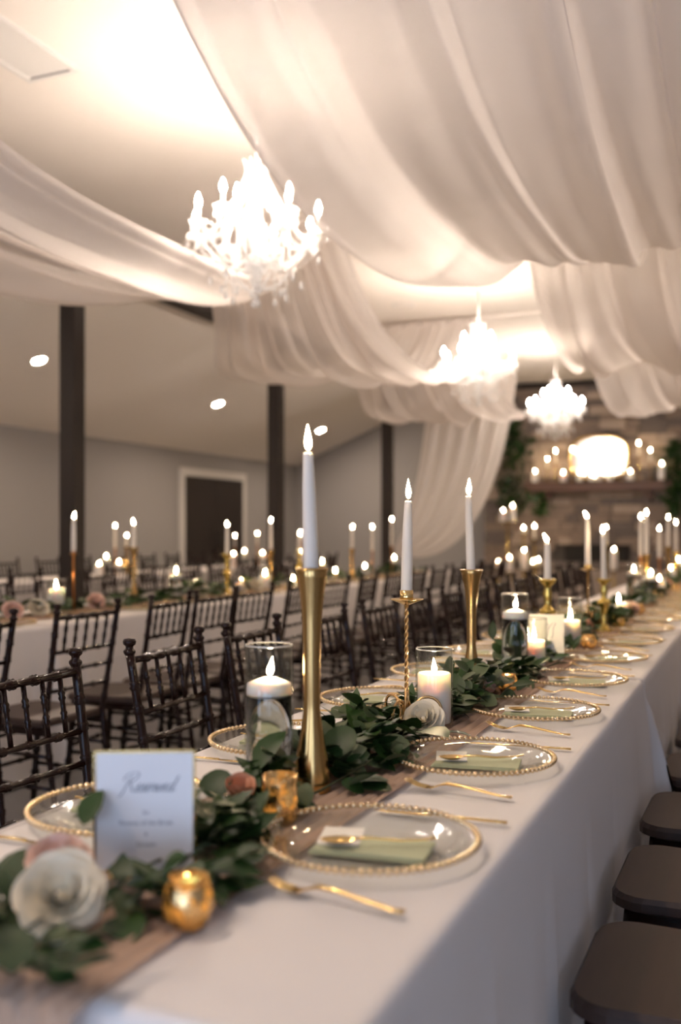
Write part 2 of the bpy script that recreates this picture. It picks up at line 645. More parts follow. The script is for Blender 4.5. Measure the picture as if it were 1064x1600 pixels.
# timber posts and the beam they carry
PX = -5.2
BEAM_B = 3.40
for i, y in enumerate((2.93, 6.66, 10.38, 14.13)):
    p = ob('timber_post', (MB().box((0, 0, BEAM_B / 2), (0.15, 0.15, BEAM_B), ch=0.006), M['post']), None, (PX, y, 0))
    tag(p, ['dark stained square post nearest the entrance, holding up the beam', 'dark stained square post behind the second table, first of the row',
            'dark stained square post beside the double door, middle of the row', 'dark stained square post near the stone fireplace end, drape tied to it'][i], 'post', 'timber posts along the aisle')
bm_ = ob('ceiling_beam', (MB().box((PX, (Y0 + Y1) / 2, (BEAM_B + 3.56) / 2), (0.17, Y1 - Y0 - 0.02, 3.56 - BEAM_B), ch=0.006), M['post']))
tag(bm_, 'long dark timber beam under the sloping ceiling, resting on square posts', 'beam')

# ------------------------------------------------------------------ recessed lights, register, speaker
SL = (CEIL_H - WALL_H) / (SLOPE_X0 - X0)
SANG = math.atan(SL)


def slope_hit(px, py):
    q, v = (px - 532.0) / F_PX, (830.0 - py) / F_PX
    dx, dyy, dz = q * CT - ST, q * ST + CT, v
    # CAM_H + t dz = WALL_H + SL (t dx - X0)
    t = (WALL_H - SL * X0 - CAM_H) / (dz - SL * dx)
    return (t * dx, t * dyy, CAM_H + t * dz)


def make_downlight():
    t = thing('recessed_light', '', 'ceiling light')
    ob('trim_ring', (MB().lathe([(0.062, 0.0), (0.066, -0.006), (0.085, -0.004), (0.088, 0.0)], 28), M['trim']), t)
    ob('lens', (MB().lathe([(0, -0.003), (0.062, -0.003)], 28), M['spot']), t)
    return t


dl = Proto(make_downlight)
for i, (px, py) in enumerate([(61, 563), (341, 631), (501, 672)]):
    p = slope_hit(px, py)
    dl.put(['glowing recessed light in the sloping ceiling, close to the first post', 'glowing recessed light in the sloping ceiling above the double door',
            'glowing recessed light in the sloping ceiling, last before the end wall'][i], (p[0], p[1], p[2] - 0.001), (0, -SANG, 0), 'recessed lights in the sloping ceiling')

for i in range(2):  # out-of-view downlights added as fill on the outer side
    xx, yy = 1.5, 7.0 + 3.6 * i
    zz = CEIL_H - (CEIL_H - WALL_H) * (xx - SLOPE_X1) / (X1 - SLOPE_X1)
    dl.put('%s added unseen recessed light in the slope over the outer chairs' % NTH[i], (xx, yy, zz - 0.001), (0, SANG, 0), 'added recessed lights over the outer chairs')
for i in range(3):  # more unseen downlights, added behind the camera to lift the room's brightness
    p = slope_hit(61, 563)
    dl.put('%s added unseen recessed light in the slope behind the viewer' % NTH[i], (p[0], p[1] - 3.2 * (i + 1), p[2] - 0.001), (0, -SANG, 0), 'added recessed lights behind the viewer')

for i, (xx, yy) in enumerate(((-1.9, 0.9), (-1.9, -1.3))):  # unseen pair added to brighten the near table top
    dl.put('%s added unseen recessed light in the flat ceiling over the table end' % NTH[i], (xx, yy, CEIL_H - 0.001), (0, 0, 0), 'added recessed lights over the table end')

t = thing('air_register', 'white rectangular air register set flat in the white ceiling', 'vent', (-3.46, 3.95, CEIL_H))
fr = MB()
for (cx, cy, sx, sy) in ((-0.15, 0, 0.03, 0.66), (0.15, 0, 0.03, 0.66), (0, 0.315, 0.27, 0.03), (0, -0.315, 0.27, 0.03)):
    fr.box((cx, cy, -0.011), (sx, sy, 0.022))
ob('frame', (fr, M['trim']), t)
ob('face_panel', (MB().box((0, 0.03, -0.007), (0.268, 0.54, 0.010), ch=0.003), M['trim']), t)
for k in range(6):
    ob('slot', (MB().box((-0.11 + 0.044 * k, -0.272, -0.006), (0.020, 0.05, 0.008)), M['matte_black']), t)  # solid dark box: the shade inside the slot is put in by colour
x, y = at(630, 477, CEIL_H)
t = thing('ceiling_speaker', 'round white speaker grille set flush in the flat ceiling', 'speaker', (x, y, CEIL_H))
ob('ring', (MB().lathe([(0.10, 0), (0.105, -0.008), (0.125, -0.006), (0.128, 0)], 28), M['trim']), t)
ob('grille', (MB().lathe([(0, -0.004), (0.10, -0.004)], 28), M['ceiling']), t)


# ================================================================== CHANDELIERS
def make_chandelier():
    """hung from its ceiling canopy; body 0.75 m across; local z=0 at ceiling, body bottom at -1.25"""
    t = thing('crystal_chandelier', '', 'chandelier')
    B = -1.25
    ob('canopy', (MB().lathe([(0.0, -0.05), (0.02, -0.05), (0.055, -0.02), (0.065, 0.0)], 20), M['whitemetal']), t)
    ob('cable', (MB().tube([(0, 0, -0.05), (0, 0, B + 0.76)], 0.005, 6), M['whitemetal']), t)
    col = [(0, 0.10), (0.018, 0.11), (0.03, 0.14), (0.02, 0.165), (0.055, 0.20), (0.065, 0.225), (0.05, 0.245), (0.018, 0.27), (0.014, 0.33),
           (0.034, 0.37), (0.038, 0.41), (0.018, 0.45), (0.014, 0.50), (0.03, 0.53), (0.045, 0.55), (0.02, 0.58), (0.012, 0.66), (0.03, 0.69), (0.012, 0.72), (0, 0.74)]
    ob('column', (MB().lathe([(r, B + z) for r, z in col], 14), M['crystal']), t)
    cr = MB()
    for k in range(8):
        a = 2 * pi * k / 8
        cr.tube([(0.02 * cos(a), 0.02 * sin(a), B + 0.66), (0.05 * cos(a), 0.05 * sin(a), B + 0.70), (0.055 * cos(a), 0.055 * sin(a), B + 0.75), (0.075 * cos(a), 0.075 * sin(a), B + 0.775)],
                [0.008, 0.012, 0.010, 0.003], 5)
    ob('crown', (cr, M['crystal']), t)

    def arm_tier(n, rad, zb, off, root_z):
        arm = MB()
        pts = []
        for i in range(13):
            u = i / 12
            r = 0.02 + (rad - 0.02) * u
            z = root_z + (-0.075 * sin(pi * min(1, u * 1.25))) + (zb - root_z) * (u ** 2.2)
            pts.append((r, 0, z))
        arm.tube(pts, 0.0075, 6)
        for i in range(2, 12, 2):
            arm.ball(pts[i], 0.012, 6, 4)
        arm_me = arm.mesh('arm', M['crystal'])
        bob = MB().lathe([(0, zb), (0.015, zb), (0.04, zb + 0.012), (0.052, zb + 0.028), (0.045, zb + 0.022), (0.016, zb + 0.012), (0.012, zb + 0.03), (0.0, zb + 0.03)], 12,
                         (rad, 0, 0), wob=lambda a, z: 1 + 0.10 * cos(6 * a)).mesh('candle_dish', M['crystal'])
        tb = MB().lathe([(0.0105, zb + 0.02), (0.0105, zb + 0.095), (0, zb + 0.095)], 10, (rad, 0, 0)).mesh('candle_tube', M['whitemetal'])
        bl = MB().lathe([(0, zb + 0.095), (0.009, zb + 0.098), (0.0165, zb + 0.118), (0.0150, zb + 0.135), (0.007, zb + 0.158), (0, zb + 0.172)], 8, (rad, 0, 0)).mesh('bulb', M['bulb'])
        pd = MB()
        for q in range(4):
            a = 2 * pi * q / 4 + 0.4
            cx, cy = rad + 0.047 * cos(a), 0.047 * sin(a)
            pd.ball((cx, cy, zb + 0.010), 0.007, 6, 4)
            pd.ball((cx, cy, zb - 0.006), 0.006, 6, 4)
            pd.lathe([(0, zb - 0.050), (0.009, zb - 0.036), (0.006, zb - 0.018), (0, zb - 0.010)], 6, (cx, cy, 0))
        pd_me = pd.mesh('crystal_pendant', M['crystal'])
        for k in range(n):
            a = 2 * pi * k / n + off
            A = ob('arm', arm_me, t, rot=(0, 0, a))
            ob('candle_dish', bob, A)
            ob('candle_tube', tb, A)
            ob('bulb', bl, A)
            ob('crystal_pendant', pd_me, A)['kind'] = 'stuff'

    arm_tier(8, 0.335, B + 0.37, 0.2, B + 0.28)
    arm_tier(4, 0.175, B + 0.50, 0.6, B + 0.47)
    # bead strings: crown to arms, arm to arm swags, arms down to the bottom
    st = MB()

    def string(p, q, sag, n, r=0.0065):
        for i in range(n + 1):
            u = i / n
            st.ball((p[0] + (q[0] - p[0]) * u, p[1] + (q[1] - p[1]) * u, p[2] + (q[2] - p[2]) * u - sag * 4 * u * (1 - u)), r, 5, 3)
    for k in range(8):
        a, b = 2 * pi * k / 8 + 0.2, 2 * pi * (k + 1) / 8 + 0.2
        P = (0.335 * cos(a), 0.335 * sin(a), B + 0.37)
        Q = (0.335 * cos(b), 0.335 * sin(b), B + 0.37)
        string(P, Q, 0.07, 18, 0.0085)
        string((0.04 * cos(a), 0.04 * sin(a), B + 0.70), (0.30 * cos(a), 0.30 * sin(a), B + 0.36), 0.09, 28)
        string((0.26 * cos(a), 0.26 * sin(a), B + 0.30), (0.05 * cos(a), 0.05 * sin(a), B + 0.10), 0.05, 18)
        string((0.05 * cos(a), 0.05 * sin(a), B + 0.72), (0.175 * cos(a + 0.3), 0.175 * sin(a + 0.3), B + 0.50), 0.03, 18, 0.008)
        string((0.175 * cos(a + 0.3), 0.175 * sin(a + 0.3), B + 0.50), (0.30 * cos(a + 0.2), 0.30 * sin(a + 0.2), B + 0.38), 0.06, 16, 0.008)
        string((0.10 * cos(a + 0.5), 0.10 * sin(a + 0.5), B + 0.46), (0.10 * cos(a + 0.5), 0.10 * sin(a + 0.5), B + 0.24), 0.0, 12, 0.0085)
        string((0.175 * cos(a + 0.1), 0.175 * sin(a + 0.1), B + 0.44), (0.175 * cos(a + 0.1), 0.175 * sin(a + 0.1), B + 0.26), 0.0, 9, 0.0085)
        c = a + pi / 8
        string((0.16 * cos(c), 0.16 * sin(c), B + 0.24), (0.16 * cos(c), 0.16 * sin(c), B + 0.10), 0.0, 6, 0.009)
        for rr, zz in ((0.335, 0.30), (0.16, 0.09), (0.24, 0.16)):
            st.lathe([(0, -0.045), (0.013, -0.022), (0.009, 0.0), (0, 0.012)], 6, (rr * cos(c), rr * sin(c), B + zz - 0.02))
    s = ob('bead_string', (st, M['crystal']), t)
    s['kind'] = 'stuff'
    bb = MB()
    for z, r in ((0.09, 0.020), (0.055, 0.014), (0.02, 0.024)):
        bb.ball((0, 0, B + z), r, 10, 6)
    ob('bottom_drop', (bb, M['crystal']), t)
    return t


ch = Proto(make_chandelier)
CHX = -2.45
for i, (y, top) in enumerate(((4.66, 3.65), (9.14, 3.65), (12.96, 3.65))):
    ch.put(['large bright crystal chandelier with candle bulbs, above the near part of the tables',
            'bright crystal chandelier hanging midway down the room, in front of sheer drapes',
            'bright crystal chandelier hanging in front of the stone fireplace'][i], (CHX, y, CEIL_H), (0, 0, 0.35 * i), 'crystal chandeliers down the middle')


# ================================================================== SHEER DRAPES
def swag(name, label, ends_a, ends_m, ends_b, ya, yb, za, zlow, p, seed, nf=9, amp=0.05, ytop=0.0, edge_low=(0, 0)):
    """panel hung between two cross lines and sagging between; ends_* = (x of one edge, x of the other) at start, middle, end"""
    rnd = random.Random(seed)
    ph = [rnd.uniform(0, 2 * pi) for _ in range(8)]
    crs = [(rnd.uniform(0.02, 0.98), rnd.uniform(-0.07, 0.07), rnd.uniform(0.006, 0.013), rnd.uniform(0.5, 1.0)) for _ in range(16)]
    fq = [nf * rnd.uniform(0.8, 1.2), nf * 1.9 * rnd.uniform(0.8, 1.2), nf * 0.45, nf * 3.1]

    def fn(u, v):
        tt = v * 2 - 1
        y = ya + (yb - ya) * v
        if v < 0.5:
            s = v * 2
            s = s * s * (3 - 2 * s)
            xa = ends_a[0] + (ends_m[0] - ends_a[0]) * s
            xb = ends_a[1] + (ends_m[1] - ends_a[1]) * s
        else:
            s = v * 2 - 1
            s = s * s * (3 - 2 * s)
            xa = ends_m[0] + (ends_b[0] - ends_m[0]) * s
            xb = ends_m[1] + (ends_b[1] - ends_m[1]) * s
        uu = u + 0.018 * sin(fq[0] * 2 * pi * u + ph[4]) + 0.03 * sin(2 * pi * u * 2 + ph[5] + 1.5 * v)
        x = xa + (xb - xa) * uu
        low = zlow + 0.05 * sin(fq[2] * 2 * pi * u + ph[0]) + 0.03 * sin(fq[0] * 2 * pi * u * 0.7 + ph[1])
        low += edge_low[0] * (1 - u) ** 3 + edge_low[1] * u ** 3
        z = low + (za - low) * abs(tt) ** p
        att = 0.55 + 0.6 * abs(tt) ** 1.5
        f = sin(fq[0] * 2 * pi * u + ph[2] + 0.9 * v) + 0.45 * sin(fq[1] * 2 * pi * u + ph[3] - 1.3 * v) + 0.2 * sin(fq[3] * 2 * pi * u + ph[6] + 2 * v)
        cs_ = sum(h * math.exp(-((u - uc - dr * (v - 0.5)) / wd) ** 2) for uc, dr, wd, h in crs)
        z += amp * att * f * 0.8 - 0.035 * att * cs_
        y += 0.02 * f
        return (x, y, min(z, CEIL_H - 0.05))
    mb = MB().grid(fn, 220, 56)
    o = ob(name, (mb, M['drape']))
    tag(o, label, 'drape', 'sheer ceiling drapes')
    return o


# aisle side (over the second table and the gap)
swag('ceiling_drape', 'sheer white swag at the front, over the second table, in front of the first post', (-4.7, -2.75), (-4.9, -2.7), (-4.1, -2.85), 1.75, 6.66, 3.5, 2.66, 3.0, 3, amp=0.030, edge_low=(0.12, -0.08))
swag('ceiling_drape', 'sheer white swag behind the large chandelier, covering the tops of two posts', (-4.0, -2.85), (-4.75, -2.7), (-4.4, -2.85), 6.66, 10.5, 3.5, 2.68, 2.6, 5, amp=0.030, edge_low=(0.10, -0.06))
swag('ceiling_drape', 'sheer white swag behind the middle chandelier, with the long hanging tail', (-4.5, -2.85), (-4.8, -2.75), (-4.55, -3.25), 10.5, 14.13, 3.5, 2.66, 2.6, 8, amp=0.030, edge_low=(0.10, 0.0))
# main table side
swag('ceiling_drape', 'wide sheer white swag filling the top of the view above the main table', (-1.75, 1.2), (-1.72, 1.3), (-1.7, 1.2), 2.30, 6.75, 3.5, 2.57, 2.6, 11, nf=9, amp=0.034)
swag('ceiling_drape', 'sheer white swag above the main table, just beyond the wide front swag', (-1.7, 1.2), (-1.66, 1.3), (-1.6, 1.2), 6.95, 10.6, 3.5, 2.66, 2.6, 14, nf=11, amp=0.032)
swag('ceiling_drape', 'sheer white swag in front of the upper fireplace stone, last above the main table', (-1.6, 1.1), (-1.5, 1.2), (-1.5, 1.1), 10.7, 14.2, 3.5, 2.66, 2.6, 17, nf=10, amp=0.032)
rnd = random.Random(4)


def tail(u, v):
    P0 = Vector((-4.55 + 1.3 * u, 14.13, 3.45))
    C = Vector((-4.66 + 1.06 * u, 14.05, 1.7 - 1.15 * u))
    P2 = Vector((-5.04 + 0.03 * u, 14.0, 0.98 - 0.12 * u))
    b = (1 - v) ** 2 * P0 + 2 * v * (1 - v) * C + v * v * P2
    f = sin(2 * pi * 5.3 * u + 0.6 * v) + 0.5 * sin(2 * pi * 11 * u + 1.0)
    b.y += 0.045 * f * (1 - 0.6 * v)
    b.x += 0.01 * f
    return tuple(b)


o = ob('drape_tail', (MB().grid(tail, 90, 50), M['drape']))
tag(o, 'long sheer white tail of fabric swept down and tied to the last post', 'drape')


# ================================================================== CHAIRS
def ringed(L, r, nodes, seg=8, end=None):
    """bamboo-turned rod along +z"""
    prof = [(0, 0), (r * 0.95, 0)]
    for z in nodes:
        prof += [(r * 0.95, z - 0.013), (r * 1.42, z - 0.006), (r * 1.05, z), (r * 1.42, z + 0.006), (r * 0.95, z + 0.013)]
    prof += [(r * 0.95, L), (0, L)]
    return prof


def rod(mb, p, q, r, nodes=(), seg=8):
    p, q = Vector(p), Vector(q)
    d = q - p
    L = d.length
    m = Matrix.Translation(p) @ d.to_track_quat('Z', 'Y').to_matrix().to_4x4()
    mb.lathe(ringed(L, r, [n * L for n in nodes]), seg, mat=m)
    return mb


def make_chair():
    """sits facing -y; back at +y; origin on the floor under the seat centre"""
    t = thing('chiavari_chair', '', 'chair')
    # seat outline with rounded front corners
    out = []
    w0, w1, dp = 0.20, 0.185, 0.40
    for (cx, cy, r, a0) in ((-w0, -0.21, 0.07, 180), (w0, -0.21, 0.07, 270), (w1, 0.19, 0.02, 0), (-w1, 0.19, 0.02, 90)):
        sx = 1 if cx > 0 else -1
        sy = 1 if cy > 0 else -1
        for k in range(6):
            a = radians(a0 + 90 * k / 5)
            out.append((cx - sx * r + r * cos(a), cy - sy * r + r * sin(a)))
    n = len(out)
    vs, fs = [], []
    for (s, z) in ((0.93, 0.415), (1.0, 0.422), (1.0, 0.440), (0.965, 0.450)):
        vs += [(x * s, y * s, z) for x, y in out]
    fs.append(tuple(range(n - 1, -1, -1)))
    fs.append(tuple(3 * n + i for i in range(n)))
    for k in range(3):
        for i in range(n):
            j = (i + 1) % n
            fs.append((k * n + i, k * n + j, k * n + n + j, k * n + n + i))
    mb = MB()
    mb.add(vs, fs, False)
    ob('seat', (mb, M['seat']), t)
    # back posts run from the floor to the finial, leaning back and splaying
    def bp(z, s):
        if z < 0.44:
            u = z / 0.44
            return (s * (0.165 + 0.010 * u), 0.245 - 0.055 * u, z)
        u = (z - 0.44) / 0.46
        return (s * (0.175 + 0.014 * u), 0.19 + 0.075 * u, z)
    for s in (-1, 1):
        mb = MB()
        zs = [0.0, 0.1, 0.2, 0.30, 0.42, 0.44, 0.46, 0.52, 0.60, 0.68, 0.76, 0.84, 0.895]
        mb.tube([bp(z, s) for z in zs], [0.0105, 0.0115, 0.0122, 0.0128, 0.0140, 0.0140, 0.0135] + [0.0125] * 6, 10)
        for z in (0.16, 0.30, 0.50, 0.575, 0.655, 0.735, 0.80):
            c = bp(z, s)
            mb.lathe([(0.0120, -0.013), (0.0165, -0.006), (0.0128, 0), (0.0165, 0.006), (0.0120, 0.013)], 10, c)
        c = bp(0.895, s)
        mb.lathe([(0.0125, -0.012), (0.0165, -0.005), (0.0165, 0.0), (0.0105, 0.006), (0.0105, 0.012), (0.0170, 0.018), (0.0182, 0.025), (0.0150, 0.032), (0, 0.035)], 12, c)
        ob('back_post', (mb, M['chair']), t)
    def rail(z, r, nodes, name):
        mb = MB()
        a, b = bp(z, -1), bp(z, 1)
        rod(mb, a, b, r, nodes)
        ob(name, (mb, M['chair']), t)
    rail(0.868, 0.0100, (0.2, 0.4, 0.6, 0.8), 'top_rail')
    rail(0.725, 0.0085, (0.25, 0.5, 0.75), 'back_rail')
    rail(0.648, 0.0085, (0.25, 0.5, 0.75), 'back_rail')
    rail(0.565, 0.0085, (0.25, 0.5, 0.75), 'back_rail')
    for k in range(5):
        u = (k + 1) / 6 * 2 - 1
        a, b = bp(0.725, 1), bp(0.868, 1)
        mb = rod(MB(), (a[0] * u, a[1], 0.725), (b[0] * u, b[1], 0.868), 0.0068, (0.33, 0.66), 7)
        ob('spindle', (mb, M['chair']), t)
    for s in (-1, 1):
        mb = rod(MB(), (s * 0.172, -0.205, 0), (s * 0.165, -0.165, 0.42), 0.0155, (0.3, 0.55, 0.78), 10)
        ob('leg', (mb, M['chair']), t)
        for z in (0.17, 0.30):
            mb = rod(MB(), (s * 0.168, -0.19, z), bp(z, s), 0.0095, (0.3, 0.7), 7)
            ob('stretcher', (mb, M['chair']), t)
        mb = MB().box((s * 0.17, 0.01, 0.400), (0.022, 0.36, 0.032))
        ob('apron', (mb, M['chair']), t)
    for z in (0.20, 0.33):
        mb = rod(MB(), (-0.168, -0.185, z), (0.168, -0.185, z), 0.0095, (0.3, 0.7), 7)
        ob('stretcher', (mb, M['chair']), t)
    ob('stretcher', (rod(MB(), bp(0.24, -1), bp(0.24, 1), 0.0095, (0.3, 0.7), 7), M['chair']), t)
    ob('apron', (MB().box((0, -0.168, 0.400), (0.33, 0.022, 0.032)), M['chair']), t)
    return t


chair = Proto(make_chair)
rnd = random.Random(21)
FACE_PX, FACE_NX = radians(90), radians(-90)     # facing +x / facing -x

ys = [1.79, 2.42, 2.95, 3.56, 4.15] + [4.15 + 0.575 * k for k in range(1, 11)]
for i, y in enumerate(ys):      # back tops at x ~ -1.55
    chair.put('%s dark mahogany spindle-back chair along the aisle edge of the main table' % NTH[i], (-1.322, y + 0.045, 0), (0, 0, FACE_PX + rnd.uniform(-0.06, 0.06)),
              'chairs along the aisle edge of the main table')
ys = [1.84, 2.36, 2.90] + [2.90 + 0.57 * k for k in range(1, 6)]
for i, y in enumerate(ys):
    chair.put('%s dark mahogany chair along the outer edge of the main table, smooth empty seat showing' % NTH[i], (-0.088, y, 0), (0, 0, FACE_NX + rnd.uniform(-0.02, 0.02)),
              'chairs along the outer edge of the main table')
ys = [2.15, 2.79, 3.45, 4.05, 4.50, 4.94] + [4.94 + 0.575 * k for k in range(1, 11)]
for i, y in enumerate(ys):      # near side of the second table, backs toward the main table
    chair.put('%s dark mahogany chair with its back to the aisle, at the second table' % NTH[i], (-2.86, y, 0), (0, 0, FACE_NX + rnd.uniform(-0.08, 0.08)),
              'chairs along the aisle edge of the second table')
for i in range(13):
    chair.put('%s dark mahogany chair on the post side of the second table' % NTH[i], (-4.38, 3.3 + 0.6 * i + rnd.uniform(-0.05, 0.05), 0), (0, 0, FACE_PX + rnd.uniform(-0.1, 0.1)),
              'chairs on the post side of the second table')
for i in range(11):
    chair.put('%s dark mahogany chair behind the posts at the third table' % NTH[i], (-5.72, 6.4 + 0.62 * i + rnd.uniform(-0.06, 0.06), 0), (0, 0, FACE_NX + rnd.uniform(-0.1, 0.1)),
              'chairs on the post side of the third table')
for i in range(10):
    chair.put('%s dark mahogany chair on the grey wall side of the third table' % NTH[i], (-7.25, 7.2 + 0.66 * i + rnd.uniform(-0.06, 0.06), 0), (0, 0, FACE_PX + rnd.uniform(-0.1, 0.1)),
              'chairs on the wall side of the third table')

# ================================================================== TABLECLOTHS
TZ = 0.75


def cloth(x0, x1, y0, y1, seed, flare=(0.05, 0.05, 0.05, 0.05), ends=(1, 1), tight=0.008, aisle=1.0):
    """floor length cloth; flare at corners (x0y0, x1y0, x1y1, x0y1); ends = fullness of the y0 / y1 faces"""
    rnd = random.Random(seed)
    mb = MB()
    ph = [rnd.uniform(0, 6.28) for _ in range(6)]

    def top(u, v):
        x, y = x0 + 0.012 + (x1 - x0 - 0.024) * u, y0 + 0.012 + (y1 - y0 - 0.024) * v
        z = TZ + 0.0010 * sin(7 * x + 3 * y + ph[0]) + 0.0008 * sin(11 * y - 5 * x + ph[1])
        return (x, y, z)
    mb.grid(top, 16, 48)
    # perimeter with rounded corners
    per = []
    R = 0.02
    cs = [(x0, y0, 180, flare[0]), (x1, y0, 270, flare[1]), (x1, y1, 0, flare[2]), (x0, y1, 90, flare[3])]
    for k, (cx, cy, a0, fl) in enumerate(cs):
        sx = 1 if cx == x1 else -1
        sy = 1 if cy == y1 else -1
        for j in range(11):
            a = radians(a0 + 90 * j / 10)
            w_ = sin(pi * j / 10)
            per.append((cx - sx * R + R * cos(a), cy - sy * R + R * sin(a), cos(a), sin(a), fl * (0.35 + 0.65 * w_), 0.3))
        nx = cs[(k + 1) % 4]
        L = sqrt((nx[0] - cx) ** 2 + (nx[1] - cy) ** 2)
        n = max(12, int(L / 0.03))
        a = radians(a0 + 90)
        full = 1.0
        if abs(sin(a)) > 0.5:
            full = ends[0] if sin(a) < 0 else ends[1]
        elif cos(a) < 0:
            full = aisle
        ax, ay = cs[k][0] - sx * R + R * cos(a), cs[k][1] - sy * R + R * sin(a)
        sx2 = 1 if nx[0] == x1 else -1
        sy2 = 1 if nx[1] == y1 else -1
        bx, by = nx[0] - sx2 * R + R * cos(a), nx[1] - sy2 * R + R * sin(a)
        for j in range(1, n):
            u = j / n
            e = L * min(u, 1 - u)
            near = fl if u < 0.5 else nx[3]
            cf = near * 0.35 * math.exp(-e / 0.10)
            per.append((ax + (bx - ax) * u, ay + (by - ay) * u, cos(a), sin(a), cf, full))
    n = len(per)
    # arc length for folds
    s = [0.0]
    for i in range(1, n):
        s.append(s[-1] + sqrt((per[i][0] - per[i - 1][0]) ** 2 + (per[i][1] - per[i - 1][1]) ** 2))
    drops = [(-0.014, 0.0012), (-0.004, 0.0008), (0.002, -0.003), (0.006, -0.012)] + [(None, -0.03 - 0.7 * j / 12) for j in range(13)]
    vs = []
    for (o_, dz) in drops:
        for i in range(n):
            x, y, nx_, ny_, cf, full = per[i]
            if o_ is not None:
                off = o_
            else:
                h = (-dz - 0.03) / 0.7
                fold = 0.5 + 0.5 * (0.55 * sin(7.3 * s[i] + ph[2]) + 0.3 * sin(15.1 * s[i] + ph[3]) + 0.15 * sin(29 * s[i] + ph[4]))
                crease = max(0.0, 1 - abs(((s[i] + ph[5] * 0.1) % 0.41) - 0.2) / 0.03)
                off = 0.007 + full * (tight * h + (0.028 * fold) * h ** 0.8 + 0.010 * crease * min(1, h * 3)) + cf * h ** 0.8
            yy = y + ny_ * off
            if ends[0] < 0.5:
                yy = max(yy, y0 - 0.008)
            if ends[1] < 0.5:
                yy = min(yy, y1 + 0.008)
            vs.append((x + nx_ * off, yy, TZ + dz))
    fs = []
    for r in range(len(drops) - 1):
        for i in range(n):
            j = (i + 1) % n
            fs.append((r * n + i, r * n + n + i, r * n + n + j, r * n + j))
    mb.add(vs, fs, True)
    return mb


MX0, MX1 = -1.106, -0.346
MY0 = 0.82
SEG = 2.44
labs = ['ivory tablecloth on the near end of the main table, the reserved card on it', 'second ivory tablecloth along the main table, past the first flared corner',
        'third ivory tablecloth along the main table toward the fireplace', 'last ivory tablecloth of the main table at the fireplace end']
for i in range(4):
    o = ob('tablecloth', (cloth(MX0, MX1, MY0 + i * (SEG + 0.020), MY0 + i * (SEG + 0.020) + SEG, 30 + i, flare=(0.03, 0.10, 0.22, 0.03),
                                ends=(1 if i == 0 else 0.05, 1 if i == 3 else 0.05), aisle=0.15), M['cloth']))
    tag(o, labs[i], 'tablecloth', 'ivory floor-length tablecloths')
TX = -3.65
for i in range(4):
    y0 = 1.6 + i * (SEG + 0.020)
    o = ob('tablecloth', (cloth(TX - 0.38, TX + 0.38, y0, y0 + SEG, 40 + i, flare=(0.08, 0.10, 0.12, 0.08), ends=(0.05, 0.05)), M['cloth']))
    tag(o, '%s ivory tablecloth along the second table, behind the aisle chairs' % NTH[i], 'tablecloth', 'ivory floor-length tablecloths')
RX = -6.45
for i in range(3):
    y0 = 6.6 + i * (SEG + 0.020)
    o = ob('tablecloth', (cloth(RX - 0.38, RX + 0.38, y0, y0 + SEG, 50 + i, ends=(0.05, 0.05)), M['cloth']))
    tag(o, '%s ivory tablecloth along the third table, behind the dark posts' % NTH[i], 'tablecloth', 'ivory floor-length tablecloths')


def runner(xc, hw, y0, y1, seed, drop):
    rnd = random.Random(seed)
    ph = [rnd.uniform(0, 6.28) for _ in range(6)]
    L = (y1 - y0) + drop
    def fn(u, v):
        s = v * L
        c = u * 2 - 1
        wv = 0.0035 * sin(38 * c + 2.2 * sin(3 * s + ph[0]) + ph[1]) + 0.0025 * sin(71 * c + 5 * s + ph[2])
        x = xc + c * (hw + 0.006 * sin(2.3 * s + ph[3])) + 0.006 * sin(1.1 * s + ph[4])
        if s < drop:
            q = drop - s
            return (x, y0 - 0.032 - 0.055 * q - 0.5 * wv - 0.006, TZ - q + 0.004)
        e = min(1.0, (s - drop) / 0.03)
        return (x, y0 - 0.038 + (s - drop) + 0.0, TZ + 0.0075 + wv - 0.004 * (1 - e))
    return MB().grid(fn, 46, int(L / 0.045))


o = ob('table_runner', (runner(-0.738, 0.138, MY0, MY0 + 4 * SEG - 0.2, 3, 0.45), M['runner']))
tag(o, 'crinkled taupe gauze runner under the greenery of the main table', 'table runner', 'taupe gauze runners')
o = ob('table_runner', (runner(TX, 0.16, 1.85, 11.0, 5, 0.0), M['runner']))
tag(o, 'taupe gauze runner down the second table', 'table runner', 'taupe gauze runners')


# ================================================================== CANDLES AND HOLDERS
def flame_mesh(h=0.04, r=0.0065):
    return MB().lathe([(0, 0), (r * 0.55, h * 0.06), (r * 0.95, h * 0.22), (r, h * 0.33), (r * 0.78, h * 0.52), (r * 0.42, h * 0.75), (r * 0.16, h * 0.92), (0, h)], 8).mesh('flame', M['flame'])


FL_BIG, FL_MED, FL_SMALL = flame_mesh(0.047, 0.0070), flame_mesh(0.036, 0.0068), flame_mesh(0.022, 0.005)
WICK = MB().tube([(0, 0, -0.004), (0.0005, 0, 0.006), (0.0015, 0, 0.011)], 0.0011, 5).mesh('wick', M['wick'])
_cm = {}


